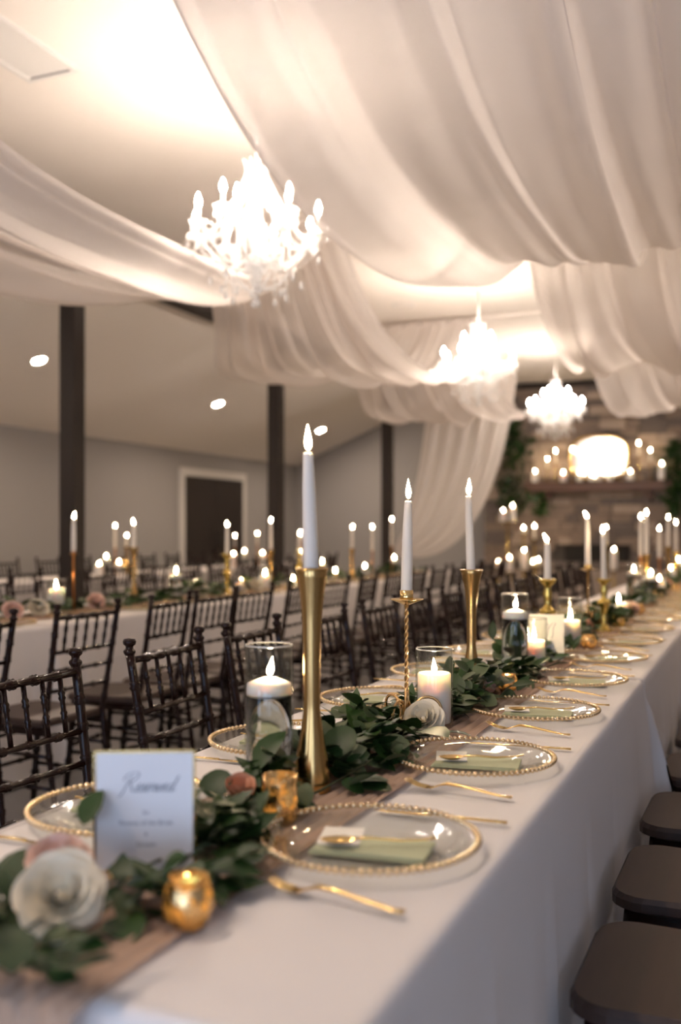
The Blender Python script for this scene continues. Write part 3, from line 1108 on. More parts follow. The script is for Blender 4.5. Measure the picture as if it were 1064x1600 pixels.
def candle(label, loc, L, r0=0.013, r1=0.009, tilt=(0, 0), flame=None, kind='taper', group=None, lean=0.0, mat=None):
    """free candle standing at loc: body, wick, flame"""
    name = {'taper': 'taper_candle', 'pillar': 'pillar_candle', 'float': 'floating_candle', 'tea': 'tealight'}[kind]
    t = thing(name, label, 'candle', loc, (tilt[0], tilt[1], 0), group)
    key = (kind, round(L, 3), r0, r1)
    if key not in _cm:
        if kind == 'taper':
            pr = [(0, 0), (r0 * 0.92, 0), (r0, 0.01), (r0 * 0.97, L * 0.4), ((r0 + r1) / 2 * 1.02, L * 0.75), (r1, L - 0.004), (r1 * 0.8, L), (r1 * 0.35, L - 0.001), (0, L - 0.002)]
            m = M['wax']
        elif kind == 'pillar':
            pr = [(0, 0), (r0 - 0.002, 0), (r0, 0.002), (r0, L - 0.003), (r0 - 0.003, L), (r0 - 0.008, L - 0.003), (r0 * 0.4, L - 0.007), (0, L - 0.008)]
            m = M['waxglow']
        elif kind == 'float':
            pr = [(0, 0), (r0 * 0.90, 0.0), (r0 * 0.97, 0.002), (r0, 0.006), (r0, L * 0.62), (r0 * 0.96, L * 0.70), (r0 * 0.62, L * 0.86), (r0 * 0.25, L), (0, L - 0.002)]
            m = M['waxglow']
        else:
            pr = [(0, 0), (r0, 0), (r0, L), (r0 * 0.9, L - 0.002), (0, L - 0.003)]
            m = M['waxglow']
        _cm[key] = MB().lathe(pr, 20).mesh('wax_body', m)
    ob('wax_body', _cm[key], t)
    zt = L - (0.002 if kind == 'taper' else 0.007 if kind == 'pillar' else 0.003)
    ob('wick', WICK, t, (0, 0, zt))
    ob('flame', flame or FL_MED, t, (0.0008, 0, zt + 0.006), (-tilt[0] + rnd.uniform(-0.06, 0.06), -tilt[1] + lean + rnd.uniform(-0.06, 0.06), 0))
    return t


def trumpet(label, loc, h, rt=0.028, rw=0.0145, rb=0.034, mat='gold', group=None):
    t = thing('trumpet_candlestick', label, 'candlestick', loc, 0.0, group)
    keys = [(0, 1.0, 'b'), (0.05, 0.92, 'b'), (0.12, 0.80, 'b'), (0.20, 0.62, 'b'), (0.28, 0.40, 'b'), (0.36, 0.0, 'w'), (0.60, 0.03, 't'), (0.72, 0.13, 't'), (0.80, 0.24, 't'), (0.90, 0.55, 't'), (0.96, 0.82, 't'), (1.0, 1.0, 't')]
    keys[4] = (0.28, 0.20, 'b')
    keys[3] = (0.20, 0.48, 'b')
    pr = [(0, 0), (rb, 0), (rb, 0.003)]
    kr = [(u, rw + (rb - rw) * f if k == 'b' else rw if k == 'w' else rw + (rt - rw) * f) for u, f, k in keys]
    for i in range(1, 27):
        u = i / 26
        for (ua, ra), (ub, rb2) in zip(kr, kr[1:]):
            if ua <= u <= ub + 1e-9:
                q = (u - ua) / (ub - ua)
                pr.append((ra + (rb2 - ra) * q, 0.003 + (h - 0.003) * u))
                break
    ob('body', (MB().lathe(pr + [(rt - 0.001, h + 0.002), (rt - 0.004, h), (0.0155, h - 0.03), (0.0150, h - 0.045), (0, h - 0.046)], 32), M[mat]), t)
    ob('rim', (MB().lathe([(rt - 0.003, h), (rt + 0.001, h - 0.002), (rt + 0.002, h), (rt + 0.001, h + 0.002), (rt - 0.003, h + 0.003), (rt - 0.003, h)], 32), M[mat]), t)
    return t


def twisted(label, loc, h, rot=0.0, mat='rosegold', feet=True, group=None):
    """slim twisted stem with a drip dish and cup, on three scrolled feet"""
    t = thing('twisted_candlestick', label, 'candlestick', loc, rot, group)
    n = 60
    st = MB()
    for s in (0, pi):
        st.tube([(0.0026 * cos(s + i * 0.75), 0.0026 * sin(s + i * 0.75), 0.06 + (h - 0.065) * i / n) for i in range(n + 1)], 0.0030, 6)
    ob('twisted_stem', (st, M[mat]), t)
    ob('drip_dish', (MB().lathe([(0, h - 0.008), (0.008, h - 0.008), (0.022, h - 0.002), (0.038, h + 0.004), (0.040, h + 0.0055), (0.037, h + 0.006), (0.02, h + 0.001), (0, h)], 28), M['goldshine']), t)
    ob('cup', (MB().lathe([(0.013, h), (0.0155, h + 0.003), (0.0155, h + 0.026), (0.0140, h + 0.026), (0.0135, h + 0.010), (0, h + 0.009)], 20), M['goldshine']), t)
    for k in range(3):
        a = 2 * pi * k / 3
        pts = []
        for i in range(26):
            u = i / 25
            ang = radians(190 - 430 * u)
            rr = 0.034 - 0.007 * u
            pts.append((0.050 + rr * cos(ang), 0.004 * sin(7 * u), 0.050 + rr * sin(ang)))
        pts = [(0.002, 0, 0.105), (0.004, 0, 0.075)] + pts[0:]
        ob('scroll_foot', (MB().tube(pts, 0.0034, 6), M[mat]), t, rot=(0, 0, a))
    return t


def baroque(label, loc, h, group=None, mat='oldbrass'):
    t = thing('turned_candlestick', label, 'candlestick', loc, 0.0, group)
    f = h / 0.28
    pr = [(0, 0), (0.045, 0), (0.047, 0.006), (0.040, 0.014), (0.022, 0.026), (0.013, 0.045), (0.017, 0.058), (0.012, 0.072), (0.014, 0.10), (0.019, 0.125),
          (0.022, 0.135), (0.031, 0.150), (0.032, 0.156), (0.020, 0.166), (0.012, 0.178), (0.016, 0.20), (0.018, 0.22), (0.013, 0.24), (0.014, 0.25), (0.030, 0.266), (0.034, 0.274), (0.032, 0.279),
          (0.020, 0.276), (0.014, 0.270), (0, 0.268)]
    ob('body', (MB().lathe([(r, z * f) for r, z in pr], 24, wob=lambda a, z: 1 + (0.06 * cos(8 * a) if (0.13 * f < z < 0.165 * f or z > 0.255 * f) else 0)), M[mat]), t)
    ob('base_foot', (MB().lathe([(0.048, 0), (0.050, 0.002), (0.048, 0.006), (0.046, 0.004)], 24), M[mat]), t)
    return t


def slim(label, loc, h, mat='copper', group=None):
    t = thing('slim_candlestick', label, 'candlestick', loc, 0.0, group)
    ob('stem', (MB().lathe([(0, 0), (0.006, 0), (0.0062, h - 0.03), (0.010, h - 0.02), (0.0105, h), (0.009, h), (0.009, h - 0.012), (0, h - 0.013)], 14), M[mat]), t)
    ob('base', (MB().lathe([(0, 0), (0.038, 0), (0.038, 0.004), (0.010, 0.010), (0.006, 0.020)], 20), M[mat]), t)
    ob('drip_dish', (MB().lathe([(0.006, h - 0.03), (0.022, h - 0.026), (0.023, h - 0.024), (0.006, h - 0.027)], 18), M[mat]), t)
    return t


def cyl_vase(label, loc, h, r, water=0.0, group=None):
    t = thing('glass_cylinder', label, 'glass vase', loc, 0.0, group)
    wl = 0.0028
    ob('glass_wall', (MB().lathe([(0, 0), (r - 0.002, 0), (r, 0.002), (r, h - 0.001), (r - wl / 2, h), (r - wl, h - 0.001), (r - wl, 0.010), (0, 0.009)], 32), M['glass']), t)
    ob('glass_rim', (MB().lathe([(r - wl - 0.0002, h - 0.0012), (r - wl / 2, h + 0.0006), (r + 0.0003, h - 0.0012), (r - wl / 2, h - 0.0026), (r - wl - 0.0002, h - 0.0012)], 32), M['rimglass']), t)
    if water:
        ob('water', (MB().lathe([(0, 0.0105), (r - wl - 0.0006, 0.0105), (r - wl - 0.0006, water), (0, water)], 32), M['water']), t)
    return t


M['rosegold'] = pbr('rose_gold_stem', (0.60, 0.38, 0.17), 0.26, 1.0)
M['rimglass'] = pbr('polished_glass_rim', (0.80, 0.80, 0.78), 0.08, 0.6)


def votive(label, loc, r=0.030, h=0.060, tall=False, group=None):
    t = thing('mercury_votive', label, 'votive holder', loc, 0.0, group)
    if tall:
        pr = [(0, 0), (r * 0.75, 0), (r * 0.95, h * 0.12), (r * 1.02, h * 0.45), (r * 0.95, h * 0.8), (r * 0.98, h), (r * 0.94, h), (r * 0.91, h * 0.8), (r * 0.97, h * 0.45), (r * 0.9, h * 0.14), (0, h * 0.06)]
    else:
        pr = [(0, 0), (r * 0.6, 0), (r * 0.9, h * 0.2), (r * 1.05, h * 0.45), (r * 0.98, h * 0.72), (r * 0.80, h * 0.9), (r * 0.82, h), (r * 0.78, h), (r * 0.76, h * 0.9), (r * 0.93, h * 0.7), (r * 1.0, h * 0.45), (r * 0.85, h * 0.22), (0, h * 0.07)]
    ob('cup', (MB().lathe(pr, 22, wob=lambda a, z: 1 + 0.02 * sin(5 * a + 80 * z)), M['mercury']), t)
    candle('tealight inside the ' + label.split(',')[0], (loc[0], loc[1], loc[2] + h * 0.08), h * 0.28, r * 0.6, kind='tea', flame=FL_SMALL, group='tealights in gold votives')
    return t


TT = TZ + 0.006     # things stand on the runner

# ---- the near half of the main table, near to far
trumpet('tall brass trumpet candlestick at the near end, holding the tallest taper', (-0.74, 1.62, TT), 0.396, 0.0280, 0.0152, 0.0345)
candle('tall white taper burning in the front brass trumpet candlestick', (-0.74, 1.62, TT + 0.355), 0.250, 0.0140, 0.0092, (0.0, -0.030), FL_BIG)
cyl_vase('tall clear cylinder of water with a floating candle, behind the front trumpet candlestick', (-0.842, 1.652, TT), 0.254, 0.0455, 0.162)
candle('floating candle in the front water cylinder', (-0.842, 1.652, TT + 0.157), 0.036, 0.0420, kind='float', flame=FL_MED, lean=0.12)
votive('textured gold mercury cup among leaves, at the foot of the front trumpet candlestick', at(437, 1293, TZ) + (TT,), 0.0285, 0.078, True)
votive('round gold mercury votive beside the reserved card', at(295, 1456, TZ) + (TT,), 0.0285, 0.060)
twisted('twisted copper-gold candlestick with scrolled feet and a drip dish', (-0.75, 2.165, TT), 0.303, 0.45)
candle('white taper burning on the twisted scroll-footed candlestick', (-0.75, 2.165, TT + 0.312), 0.222, 0.0135, 0.0085, (0.0, 0.018), FL_BIG)
cyl_vase('short clear cylinder with a wide pillar candle, behind the twisted candlestick', (-0.715, 2.265, TT), 0.186, 0.0445)
candle('wide white pillar candle inside the glass behind the twisted candlestick', (-0.715, 2.265, TT + 0.0105), 0.118, 0.0395, kind='pillar')
trumpet('slimmer brass trumpet candlestick with a flat rim, second on the main table', (-0.78, 2.83, TT), 0.350, 0.0325, 0.0135, 0.034)
candle('white leaning taper burning in the second brass trumpet candlestick', (-0.78, 2.83, TT + 0.306), 0.262, 0.0130, 0.0085, (0.0, -0.035), FL_BIG)
votive('gold mercury votive glowing at the foot of the second trumpet candlestick', at(793, 1083, TZ) + (TT,), 0.029, 0.050)
cyl_vase('tall clear water cylinder with a floating candle, beside the blank cream card', (-0.75, 3.26, TT), 0.258, 0.0445, 0.176)
candle('floating candle in the water cylinder beside the blank cream card', (-0.75, 3.26, TT + 0.171), 0.036, 0.0412, kind='float', lean=0.10)
cyl_vase('short clear cylinder with a pillar candle, in front of the blank cream card', (-0.71, 3.36, TT), 0.170, 0.0460)
candle('pillar candle glowing in the glass in front of the blank cream card', (-0.71, 3.36, TT + 0.0105), 0.085, 0.041, kind='pillar', flame=FL_BIG)
baroque('ornate brass candlestick with turned knops, behind the blank cream card', (-0.765, 3.88, TT), 0.28)
candle('short white taper burning in the ornate brass candlestick behind the cream card', (-0.765, 3.88, TT + 0.270), 0.150, 0.0135, 0.0105, (0, 0), lean=-0.5)
cyl_vase('clear cylinder with a pillar candle, just past the blank cream card', (-0.71, 4.06, TT), 0.195, 0.0480)
candle('pillar candle in the clear cylinder just past the cream card', (-0.71, 4.06, TT + 0.0105), 0.095, 0.043, kind='pillar', flame=FL_BIG)
votive('gold mercury votive glowing past the cream card, near the plates', at(920, 1016, TZ) + (TT,), 0.030, 0.055)
twisted('thin gold candlestick with a drip dish, farther down the main table', (-0.76, 4.83, TT), 0.28, 0.9, mat='gold')
candle('tall white leaning taper on the thin gold candlestick farther down', (-0.76, 4.83, TT + 0.289), 0.235, 0.0140, 0.0095, (0, -0.01), lean=-0.4)
baroque('ornate brass candlestick beside the thin gold one farther down the main table', (-0.67, 4.72, TT), 0.245)
candle('white taper in the ornate brass candlestick farther down', (-0.67, 4.72, TT + 0.236), 0.215, 0.0125, 0.0095, (0, -0.02), lean=-0.2)
candle('stout bare pillar candle with a tall flame, standing on the runner', (-0.70, 5.46, TT), 0.085, 0.050, kind='pillar', flame=FL_BIG)
votive('gold mercury votive beside the stout bare pillar candle', at(966, 982, TZ) + (TT,), 0.030, 0.055)
votive('gold mercury votive beyond the stout bare pillar candle', at(998, 961, TZ) + (TT,), 0.030, 0.055)
cyl_vase('water cylinder with floating candle, left of the far brass trumpet'.replace('left of', 'before'), (-0.79, 6.95, TT), 0.24, 0.048, 0.17)
candle('floating candle in the water cylinder before the far brass trumpet', (-0.79, 6.95, TT + 0.155), 0.04, 0.043, kind='float')
trumpet('brass trumpet candlestick far down the main table', (-0.74, 7.26, TT), 0.30, 0.030, 0.014, 0.033)
candle('white taper in the far brass trumpet candlestick', (-0.74, 7.26, TT + 0.256), 0.32, 0.0150, 0.010, (0, 0.0))
far_items = [(1001, -0.78, 'slim', 0.30, 0.26), (1030, -0.76, 'slim', 0.26, 0.22), (1044, -0.74, 'trumpet', 0.33, 0.24), (1056, -0.72, 'baroque', 0.28, 0.26), (1017, -0.70, 'float', 0.2, 0), (1030, -0.70, 'pillar', 0.10, 0),
             (1048, -0.76, 'pillar', 0.12, 0), (1060, -0.74, 'float', 0.22, 0)]
for i, (px, x, k, h, L) in enumerate(far_items):
    y = y_on_x(px, x)
    lab = '%s from the fireplace end' % ['fifth', 'fourth', 'second', 'end', 'seventh', 'sixth', 'third', 'last'][i]
    if k == 'slim':
        slim('slim copper candlestick, ' + lab, (x, y, TT), h)
        candle('white taper on the slim copper candlestick, ' + lab, (x, y, TT + h - 0.012), L, 0.014, 0.010)
    elif k == 'trumpet':
        trumpet('brass trumpet candlestick, ' + lab, (x, y, TT), h)
        candle('white taper in the trumpet candlestick, ' + lab, (x, y, TT + h - 0.044), L + 0.04, 0.014, 0.010)
    elif k == 'baroque':
        baroque('ornate brass candlestick, ' + lab, (x, y, TT), h)
        candle('white taper in the ornate candlestick, ' + lab, (x, y, TT + h * 0.962), L, 0.014, 0.010)
    elif k == 'float':
        cyl_vase('water cylinder with candle, ' + lab, (x, y, TT), h, 0.048, h * 0.64)
        candle('floating candle, ' + lab, (x, y, TT + h * 0.61), 0.04, 0.043, kind='float')
    else:
        candle('pillar candle, ' + lab, (x, y, TT), h, 0.042, kind='pillar')
for i, (px, py) in enumerate(((1056, 925), (1028, 938))):
    votive('%s gold votive near the fireplace end of the main table' % ('last', 'last but one')[i], at(px, py, TZ) + (TT,), 0.032, 0.055)

# ---- second table
T2 = [('pillarglass', 88, 0.19), ('slim', 115, 0.36, 803), ('trumpet', 209, 0.36, 812), ('float', 275, 0.24), ('pillar', 305, 0.08), ('baroque', 355, 0.30, 815), ('pillar', 378, 0.08),
      ('pillarglass', 414, 0.16), ('trumpet', 423, 0.31, 808), ('baroque', 468, 0.29, 828), ('float', 503, 0.22), ('trumpet', 550, 0.30, 818), ('pillarglass', 524, 0.10), ('slim', 582, 0.28, 818),
      ('pillar', 570, 0.10), ('slim', 612, 0.32, 806), ('float', 616, 0.20), ('pillar', 458, 0.06)]
for i, it in enumerate(T2):
    k, px, h = it[0], it[1], it[2]
    x = TX + (0.05 if i % 2 else -0.04)
    y = y_on_x(px, x)
    lab = '%s display down the second table' % NTH[i]
    d = -x * ST + y * CT
    if k in ('slim', 'trumpet', 'baroque'):
        zt = z_at(it[3] + 8, x, y)
        dip = {'slim': 0.012, 'trumpet': 0.044, 'baroque': 0.011}[k]
        L = zt - (TT + h - dip)
        if k == 'slim':
            slim('slim copper candlestick, ' + lab, (x, y, TT), h)
        elif k == 'trumpet':
            trumpet('brass trumpet candlestick, ' + lab, (x, y, TT), h)
        else:
            baroque('ornate brass candlestick, ' + lab, (x, y, TT), h)
        candle('white taper candle, ' + lab, (x, y, TT + h - dip), L, 0.0145, 0.0105, lean=rnd.uniform(-0.3, 0.3))
    elif k == 'float':
        cyl_vase('clear water cylinder, ' + lab, (x, y, TT), h, 0.047, h * 0.64)
        candle('floating candle, ' + lab, (x, y, TT + h * 0.61), 0.04, 0.042, kind='float')
    elif k == 'pillarglass':
        cyl_vase('clear cylinder around a pillar candle, ' + lab, (x, y, TT), h, 0.052)
        candle('white pillar candle in glass, ' + lab, (x, y, TT + 0.0105), h * 0.68, 0.045, kind='pillar', flame=FL_BIG)
    else:
        candle('small white pillar candle, ' + lab, (x, y, TT), h, 0.040, kind='pillar')
# ---- third table
T3 = [('slim', 180, 0.30, 818), ('trumpet', 198, 0.30, 833), ('pillar', 155, 0.12), ('pillar', 186, 0.12), ('float', 166, 0.24), ('slim', 367, 0.28, 833), ('float', 382, 0.24), ('slim', 402, 0.30, 829), ('pillar', 410, 0.16),
      ('pillar', 365, 0.16), ('slim', 515, 0.30, 830), ('slim', 532, 0.32, 826), ('pillar', 521, 0.17), ('pillar', 534, 0.15)]
for i, it in enumerate(T3):
    k, px, h = it[0], it[1], it[2]
    x = RX + 0.05 * ((i % 3) - 1)
    y = min(y_on_x(px, x), 13.75)
    lab = '%s display along the third table' % NTH[i]
    if k in ('slim', 'trumpet'):
        zt = z_at(it[3] + 6, x, y)
        dip = {'slim': 0.012, 'trumpet': 0.044}[k]
        (slim if k == 'slim' else trumpet)(('slim copper candlestick, ' if k == 'slim' else 'brass trumpet candlestick, ') + lab, (x, y, TZ), h)
        candle('white taper candle, ' + lab, (x, y, TZ + h - dip), max(0.1, zt - TZ - h + dip), 0.015, 0.011)
    elif k == 'float':
        cyl_vase('clear water cylinder, ' + lab, (x, y, TZ), h, 0.05, h * 0.64)
        candle('floating candle, ' + lab, (x, y, TZ + h * 0.61), 0.04, 0.044, kind='float')
    else:
        candle('white pillar candle, ' + lab, (x, y, TZ), h, 0.042, kind='pillar')


# ================================================================== PLACE SETTINGS
def make_charger():
    t = thing('charger_plate', '', 'plate')
    R = 0.165
    pr = [(0, 0.004), (0.085, 0.004), (0.10, 0.006), (0.125, 0.014), (0.150, 0.0185), (0.158, 0.0195), (0.158, 0.0165), (0.125, 0.010), (0.10, 0.002), (0.098, 0.0005), (0, 0.0005)]
    ob('glass_dish', (MB().lathe(pr, 48), M['glass']), t)
    bd = MB()
    for k in range(86):
        a = 2 * pi * k / 86
        bd.ball((0.1605 * cos(a), 0.1605 * sin(a), 0.0190), 0.0054, 8, 5)
    b = ob('bead_rim', (bd, M['bead']), t)
    b['kind'] = 'stuff'
    ob('gold_band', (MB().lathe([(0.1580, 0.0175), (0.1605, 0.0155), (0.1630, 0.0175), (0.1605, 0.0190), (0.1580, 0.0175)], 48), M['bead']), t)
    return t


def make_napkin():
    t = thing('sage_napkin', '', 'napkin')
    mb = MB()
    for k in range(3):
        mb.box((0.002 * k, 0.001 * k, 0.0012 + 0.0022 * k), (0.170 - 0.003 * k, 0.088 - 0.002 * k, 0.0021), ch=0.0009)
    ob('folded_cloth', (mb, M['napkin']), t)
    return t


def strip(sections, n=6):
    """flat bar along x from sections (x, y, z, half width, thickness)"""
    mb = MB()
    vs, fs = [], []
    for (x, y, z, w_, th) in sections:
        vs += [(x, y - w_, z), (x, y - w_ * 0.5, z + th), (x, y + w_ * 0.5, z + th), (x, y + w_, z), (x, y, z - th * 0.4)]
    m = len(sections)
    for i in range(m - 1):
        for k in range(5):
            k2 = (k + 1) % 5
            fs.append((i * 5 + k, (i + 1) * 5 + k, (i + 1) * 5 + k2, i * 5 + k2))
    fs.append((0, 1, 2, 3, 4))
    fs.append(tuple((m - 1) * 5 + k for k in (4, 3, 2, 1, 0)))
    mb.add(vs, fs, True)
    return mb


def make_fork():
    """handle toward +x, tines toward -x, length 0.2"""
    t = thing('gold_fork', '', 'fork')
    ob('handle', (strip([(0.100, 0, 0.003, 0.0072, 0.003), (0.085, 0, 0.003, 0.0064, 0.002), (0.05, 0, 0.006, 0.0046, 0.0035), (0.01, 0, 0.011, 0.0038, 0.004), (-0.02, 0, 0.012, 0.0040, 0.004), (-0.035, 0, 0.008, 0.006, 0.002),
                          (-0.045, 0, 0.004, 0.0110, 0.0015), (-0.058, 0, 0.003, 0.0118, 0.0015)]), M['goldshine']), t)
    tn = strip([(-0.057, 0, 0.003, 0.0021, 0.0015), (-0.075, 0, 0.005, 0.0019, 0.0014), (-0.090, 0, 0.010, 0.0015, 0.0012), (-0.100, 0, 0.015, 0.0008, 0.0008)]).mesh('tine', M['goldshine'])
    for k in range(4):
        ob('tine', tn, t, (0, -0.0090 + 0.006 * k, 0))
    return t


def make_knife():
    t = thing('gold_knife', '', 'knife')
    ob('handle', (strip([(0.110, 0, 0.003, 0.0055, 0.003), (0.09, 0, 0.003, 0.0050, 0.003), (0.04, 0, 0.003, 0.0036, 0.003), (0.005, 0, 0.003, 0.0038, 0.003)]), M['goldshine']), t)
    ob('blade', (strip([(0.006, 0, 0.003, 0.0045, 0.0012), (-0.03, 0.001, 0.003, 0.0085, 0.0012), (-0.07, 0.001, 0.003, 0.0090, 0.0012), (-0.10, 0, 0.003, 0.0060, 0.001), (-0.112, -0.002, 0.003, 0.0010, 0.0006)]), M['goldshine']), t)
    return t


def make_spoon():
    t = thing('gold_spoon', '', 'spoon')
    ob('handle', (strip([(0.085, 0, 0.010, 0.0055, 0.0018), (0.07, 0, 0.007, 0.0048, 0.002), (0.03, 0, 0.005, 0.0036, 0.003), (-0.01, 0, 0.009, 0.0032, 0.0032), (-0.035, 0, 0.008, 0.0038, 0.003)]), M['goldshine']), t)
    mb = MB()
    def fn(u, v):
        a = 2 * pi * u
        r = v
        x = -0.058 + 0.026 * r * cos(a)
        y = 0.0165 * r * sin(a) * (1 + 0.12 * cos(a))
        return (x, y, 0.002 + 0.007 * r * r)
    mb.grid(fn, 22, 5)
    ob('bowl', (mb, M['goldshine']), t)
    return t


def make_note():
    t = thing('menu_card', '', 'card')
    ob('sheet', (MB().box((0, 0, 0.0006), (0.062, 0.085, 0.0012)), M['cream']), t)
    return t


P_ch, P_np, P_fk, P_kn, P_sp, P_nt = Proto(make_charger), Proto(make_napkin), Proto(make_fork), Proto(make_knife), Proto(make_spoon), Proto(make_note)


def setting(x, y, side, lab, full=True):
    """side +1: diner at +x (handles toward +x); -1: diner at -x"""
    r = 0.0 if side > 0 else pi
    e = rnd.uniform(-0.04, 0.04)
    P_ch.put('gold-beaded glass charger, ' + lab, (x, y, TZ + 0.002), (0, 0, rnd.uniform(0, 6)), 'gold-beaded chargers')
    P_np.put('sage napkin on the plate, ' + lab, (x + 0.012 * side, y - 0.018 * side, TZ + 0.0065), (0, 0, r + e + 0.10), 'folded sage napkins')
    if not full:
        return
    P_nt.put('cream note card on the napkin, ' + lab, (x - 0.045 * side, y + 0.002 * side, TZ + 0.0137), (0, 0, r + e + 0.25), 'note cards on the napkins')
    P_sp.put('gold spoon on the napkin, ' + lab, (x + 0.022 * side, y - 0.022 * side, TZ + 0.0160), (0, 0, r + 0.40 + e), 'gold spoons')
    P_fk.put('gold fork beside the plate, ' + lab, (x + 0.034 * side, y - 0.225 * side + rnd.uniform(-0.01, 0.01), TZ + 0.004), (0, 0, r - 0.12 + e), 'gold forks')
    P_kn.put('gold knife beside the plate, ' + lab, (x + 0.052 * side, y + 0.182 * side, TZ + 0.004), (0, 0, r + 0.03 + e), 'gold knives')


SY = [1.37, 1.945, 2.53, 3.10] + [3.10 + 0.575 * k for k in range(1, 12)]
for i, y in enumerate(SY[:13]):
    setting(-0.533, y, 1, '%s along the outer edge of the main table' % NTH[i])
for i, y in enumerate(SY[:9]):
    setting(-0.955, y, -1, '%s along the aisle edge of the main table' % NTH[i])
for i in range(13):
    setting(TX + 0.20, 3.3 + 0.575 * i, 1, '%s along the aisle edge of the second table' % NTH[i], full=False)


# ================================================================== CARDS
def stroke(mb, pts, w0, y, s, shear=0.35, ox=0, oz=0):
    """flat pen stroke in the xz plane: Catmull-Rom through pts"""
    P = [Vector((p[0] + shear * p[1], p[1])) for p in pts]
    Q = []
    for i in range(len(P) - 1):
        p0, p1, p2, p3 = P[max(i - 1, 0)], P[i], P[i + 1], P[min(i + 2, len(P) - 1)]
        for k in range(6):
            t_ = k / 6
            Q.append(0.5 * ((2 * p1) + (p2 - p0) * t_ + (2 * p0 - 5 * p1 + 4 * p2 - p3) * t_ ** 2 + (3 * p1 - p0 - 3 * p2 + p3) * t_ ** 3))
    Q.append(P[-1])
    vs, fs = [], []
    for i, q in enumerate(Q):
        d = Q[min(i + 1, len(Q) - 1)] - Q[max(i - 1, 0)]
        n = Vector((-d.y, d.x)).normalized() if d.length > 1e-6 else Vector((0, 1))
        wd = w0 * (0.55 + 0.9 * abs(d.normalized().y) if d.length > 1e-6 else 1)
        for sg in (-1, 1):
            c = q + n * wd * sg
            vs.append((ox + c.x * s, y, oz + c.y * s))
    for i in range(len(Q) - 1):
        fs.append((2 * i, 2 * i + 1, 2 * i + 3, 2 * i + 2))
    mb.add(vs, fs, False)


def script_reserved(mb, s, ox, oz, y):
    wd = 0.045
    S = lambda p, x: stroke(mb, [(a + x, b) for a, b in p], wd, y, s, 0.45, ox, oz)
    # R
    S([(0.25, 1.85), (0.12, 1.2), (0.0, 0.5), (-0.12, -0.35), (-0.4, -0.55)], 0.0)
    S([(-0.55, 1.25), (-0.45, 1.75), (0.1, 2.15), (0.75, 2.1), (0.85, 1.6), (0.45, 1.15), (0.12, 1.05), (0.45, 0.9), (0.75, 0.3), (1.05, 0.0), (1.35, 0.25)], 0.0)
    e = [(0, 0.28), (0.30, 0.50), (0.36, 0.78), (0.18, 0.82), (0.06, 0.45), (0.14, 0.06), (0.38, 0.03), (0.62, 0.30)]
    x = 1.25
    def letter(p, adv):
        nonlocal x
        S(p, x)
        x += adv
    letter(e, 0.55)
    letter([(0.0, 0.25), (0.28, 0.85), (0.30, 0.55), (0.42, 0.22), (0.25, 0.0), (0.02, 0.10), (0.3, 0.02), (0.60, 0.28)], 0.55)   # s
    letter(e, 0.55)
    letter([(0.0, 0.25), (0.16, 0.82), (0.24, 0.70), (0.42, 0.74), (0.40, 0.25), (0.50, 0.02), (0.72, 0.28)], 0.62)             # r
    letter([(0.0, 0.4), (0.12, 0.78), (0.20, 0.25), (0.34, 0.02), (0.52, 0.40), (0.50, 0.78), (0.56, 0.62), (0.74, 0.66)], 0.66)  # v
    letter(e, 0.62)
    letter([(0.46, 0.70), (0.20, 0.82), (0.02, 0.40), (0.16, 0.02), (0.40, 0.25), (0.52, 0.9), (0.60, 1.75), (0.58, 1.2), (0.48, 0.35), (0.58, 0.02), (0.85, 0.25)], 0.9)   # d


cx, cy = -0.763, 1.130
CARD_ROT = radians(YAW + 2.5)
t = thing('reserved_card', 'white reserved card with grey script and a thin gold edge, standing in the greenery', 'place card', (cx, cy, TT), CARD_ROT)
W, H = 0.134, 0.160
BZ = 0.008
ob('card_sheet', (MB().box((0, 0, BZ + H / 2), (W, 0.0016, H)), M['card']), t)
fr = MB()
for (a, b, c, d) in ((-W / 2 + 0.0006, BZ + H / 2, 0.0032, H + 0.003), (W / 2 - 0.0006, BZ + H / 2, 0.0032, H + 0.003)):
    fr.box((a, 0, b), (c, 0.003, d))
for zz in (BZ, BZ + H):
    fr.box((0, 0, zz), (W, 0.003, 0.0032))
ob('gold_edge', (fr, M['goldshine']), t)
fr = MB().box((0, 0.006, 0.004), (0.09, 0.05, 0.008), ch=0.002)
ob('stand', (fr, M['goldshine']), t)
mb = MB()
script_reserved(mb, 0.0120, -0.028, BZ + H * 0.665, -0.0013)
ob('lettering', (mb, M['ink']), t)


def small_text(s, z, size, parent, shear=0.0):
    c = bpy.data.curves.new('lettering', 'FONT')
    c.body = s
    c.size = size
    c.align_x = 'CENTER'
    c.shear = shear
    c.extrude = 0.0001
    c.materials.append(M['ink'])
    tmp = bpy.data.objects.new('lettering', c)
    COL.objects.link(tmp)
    me = bpy.data.meshes.new_from_object(tmp.evaluated_get(bpy.context.evaluated_depsgraph_get()))
    bpy.data.objects.remove(tmp)
    bpy.data.curves.remove(c)
    o = bpy.data.objects.new('lettering', me)
    o.parent = parent
    o.location = (0.002, -0.0012, z)
    o.rotation_euler = (radians(90), 0, 0)
    COL.objects.link(o)


small_text('for', BZ + H * 0.475, 0.0075, t)
small_text('Parents of the Bride', BZ + H * 0.385, 0.0088, t)
small_text('&', BZ + H * 0.295, 0.0070, t)
small_text('Groom', BZ + H * 0.205, 0.0088, t)

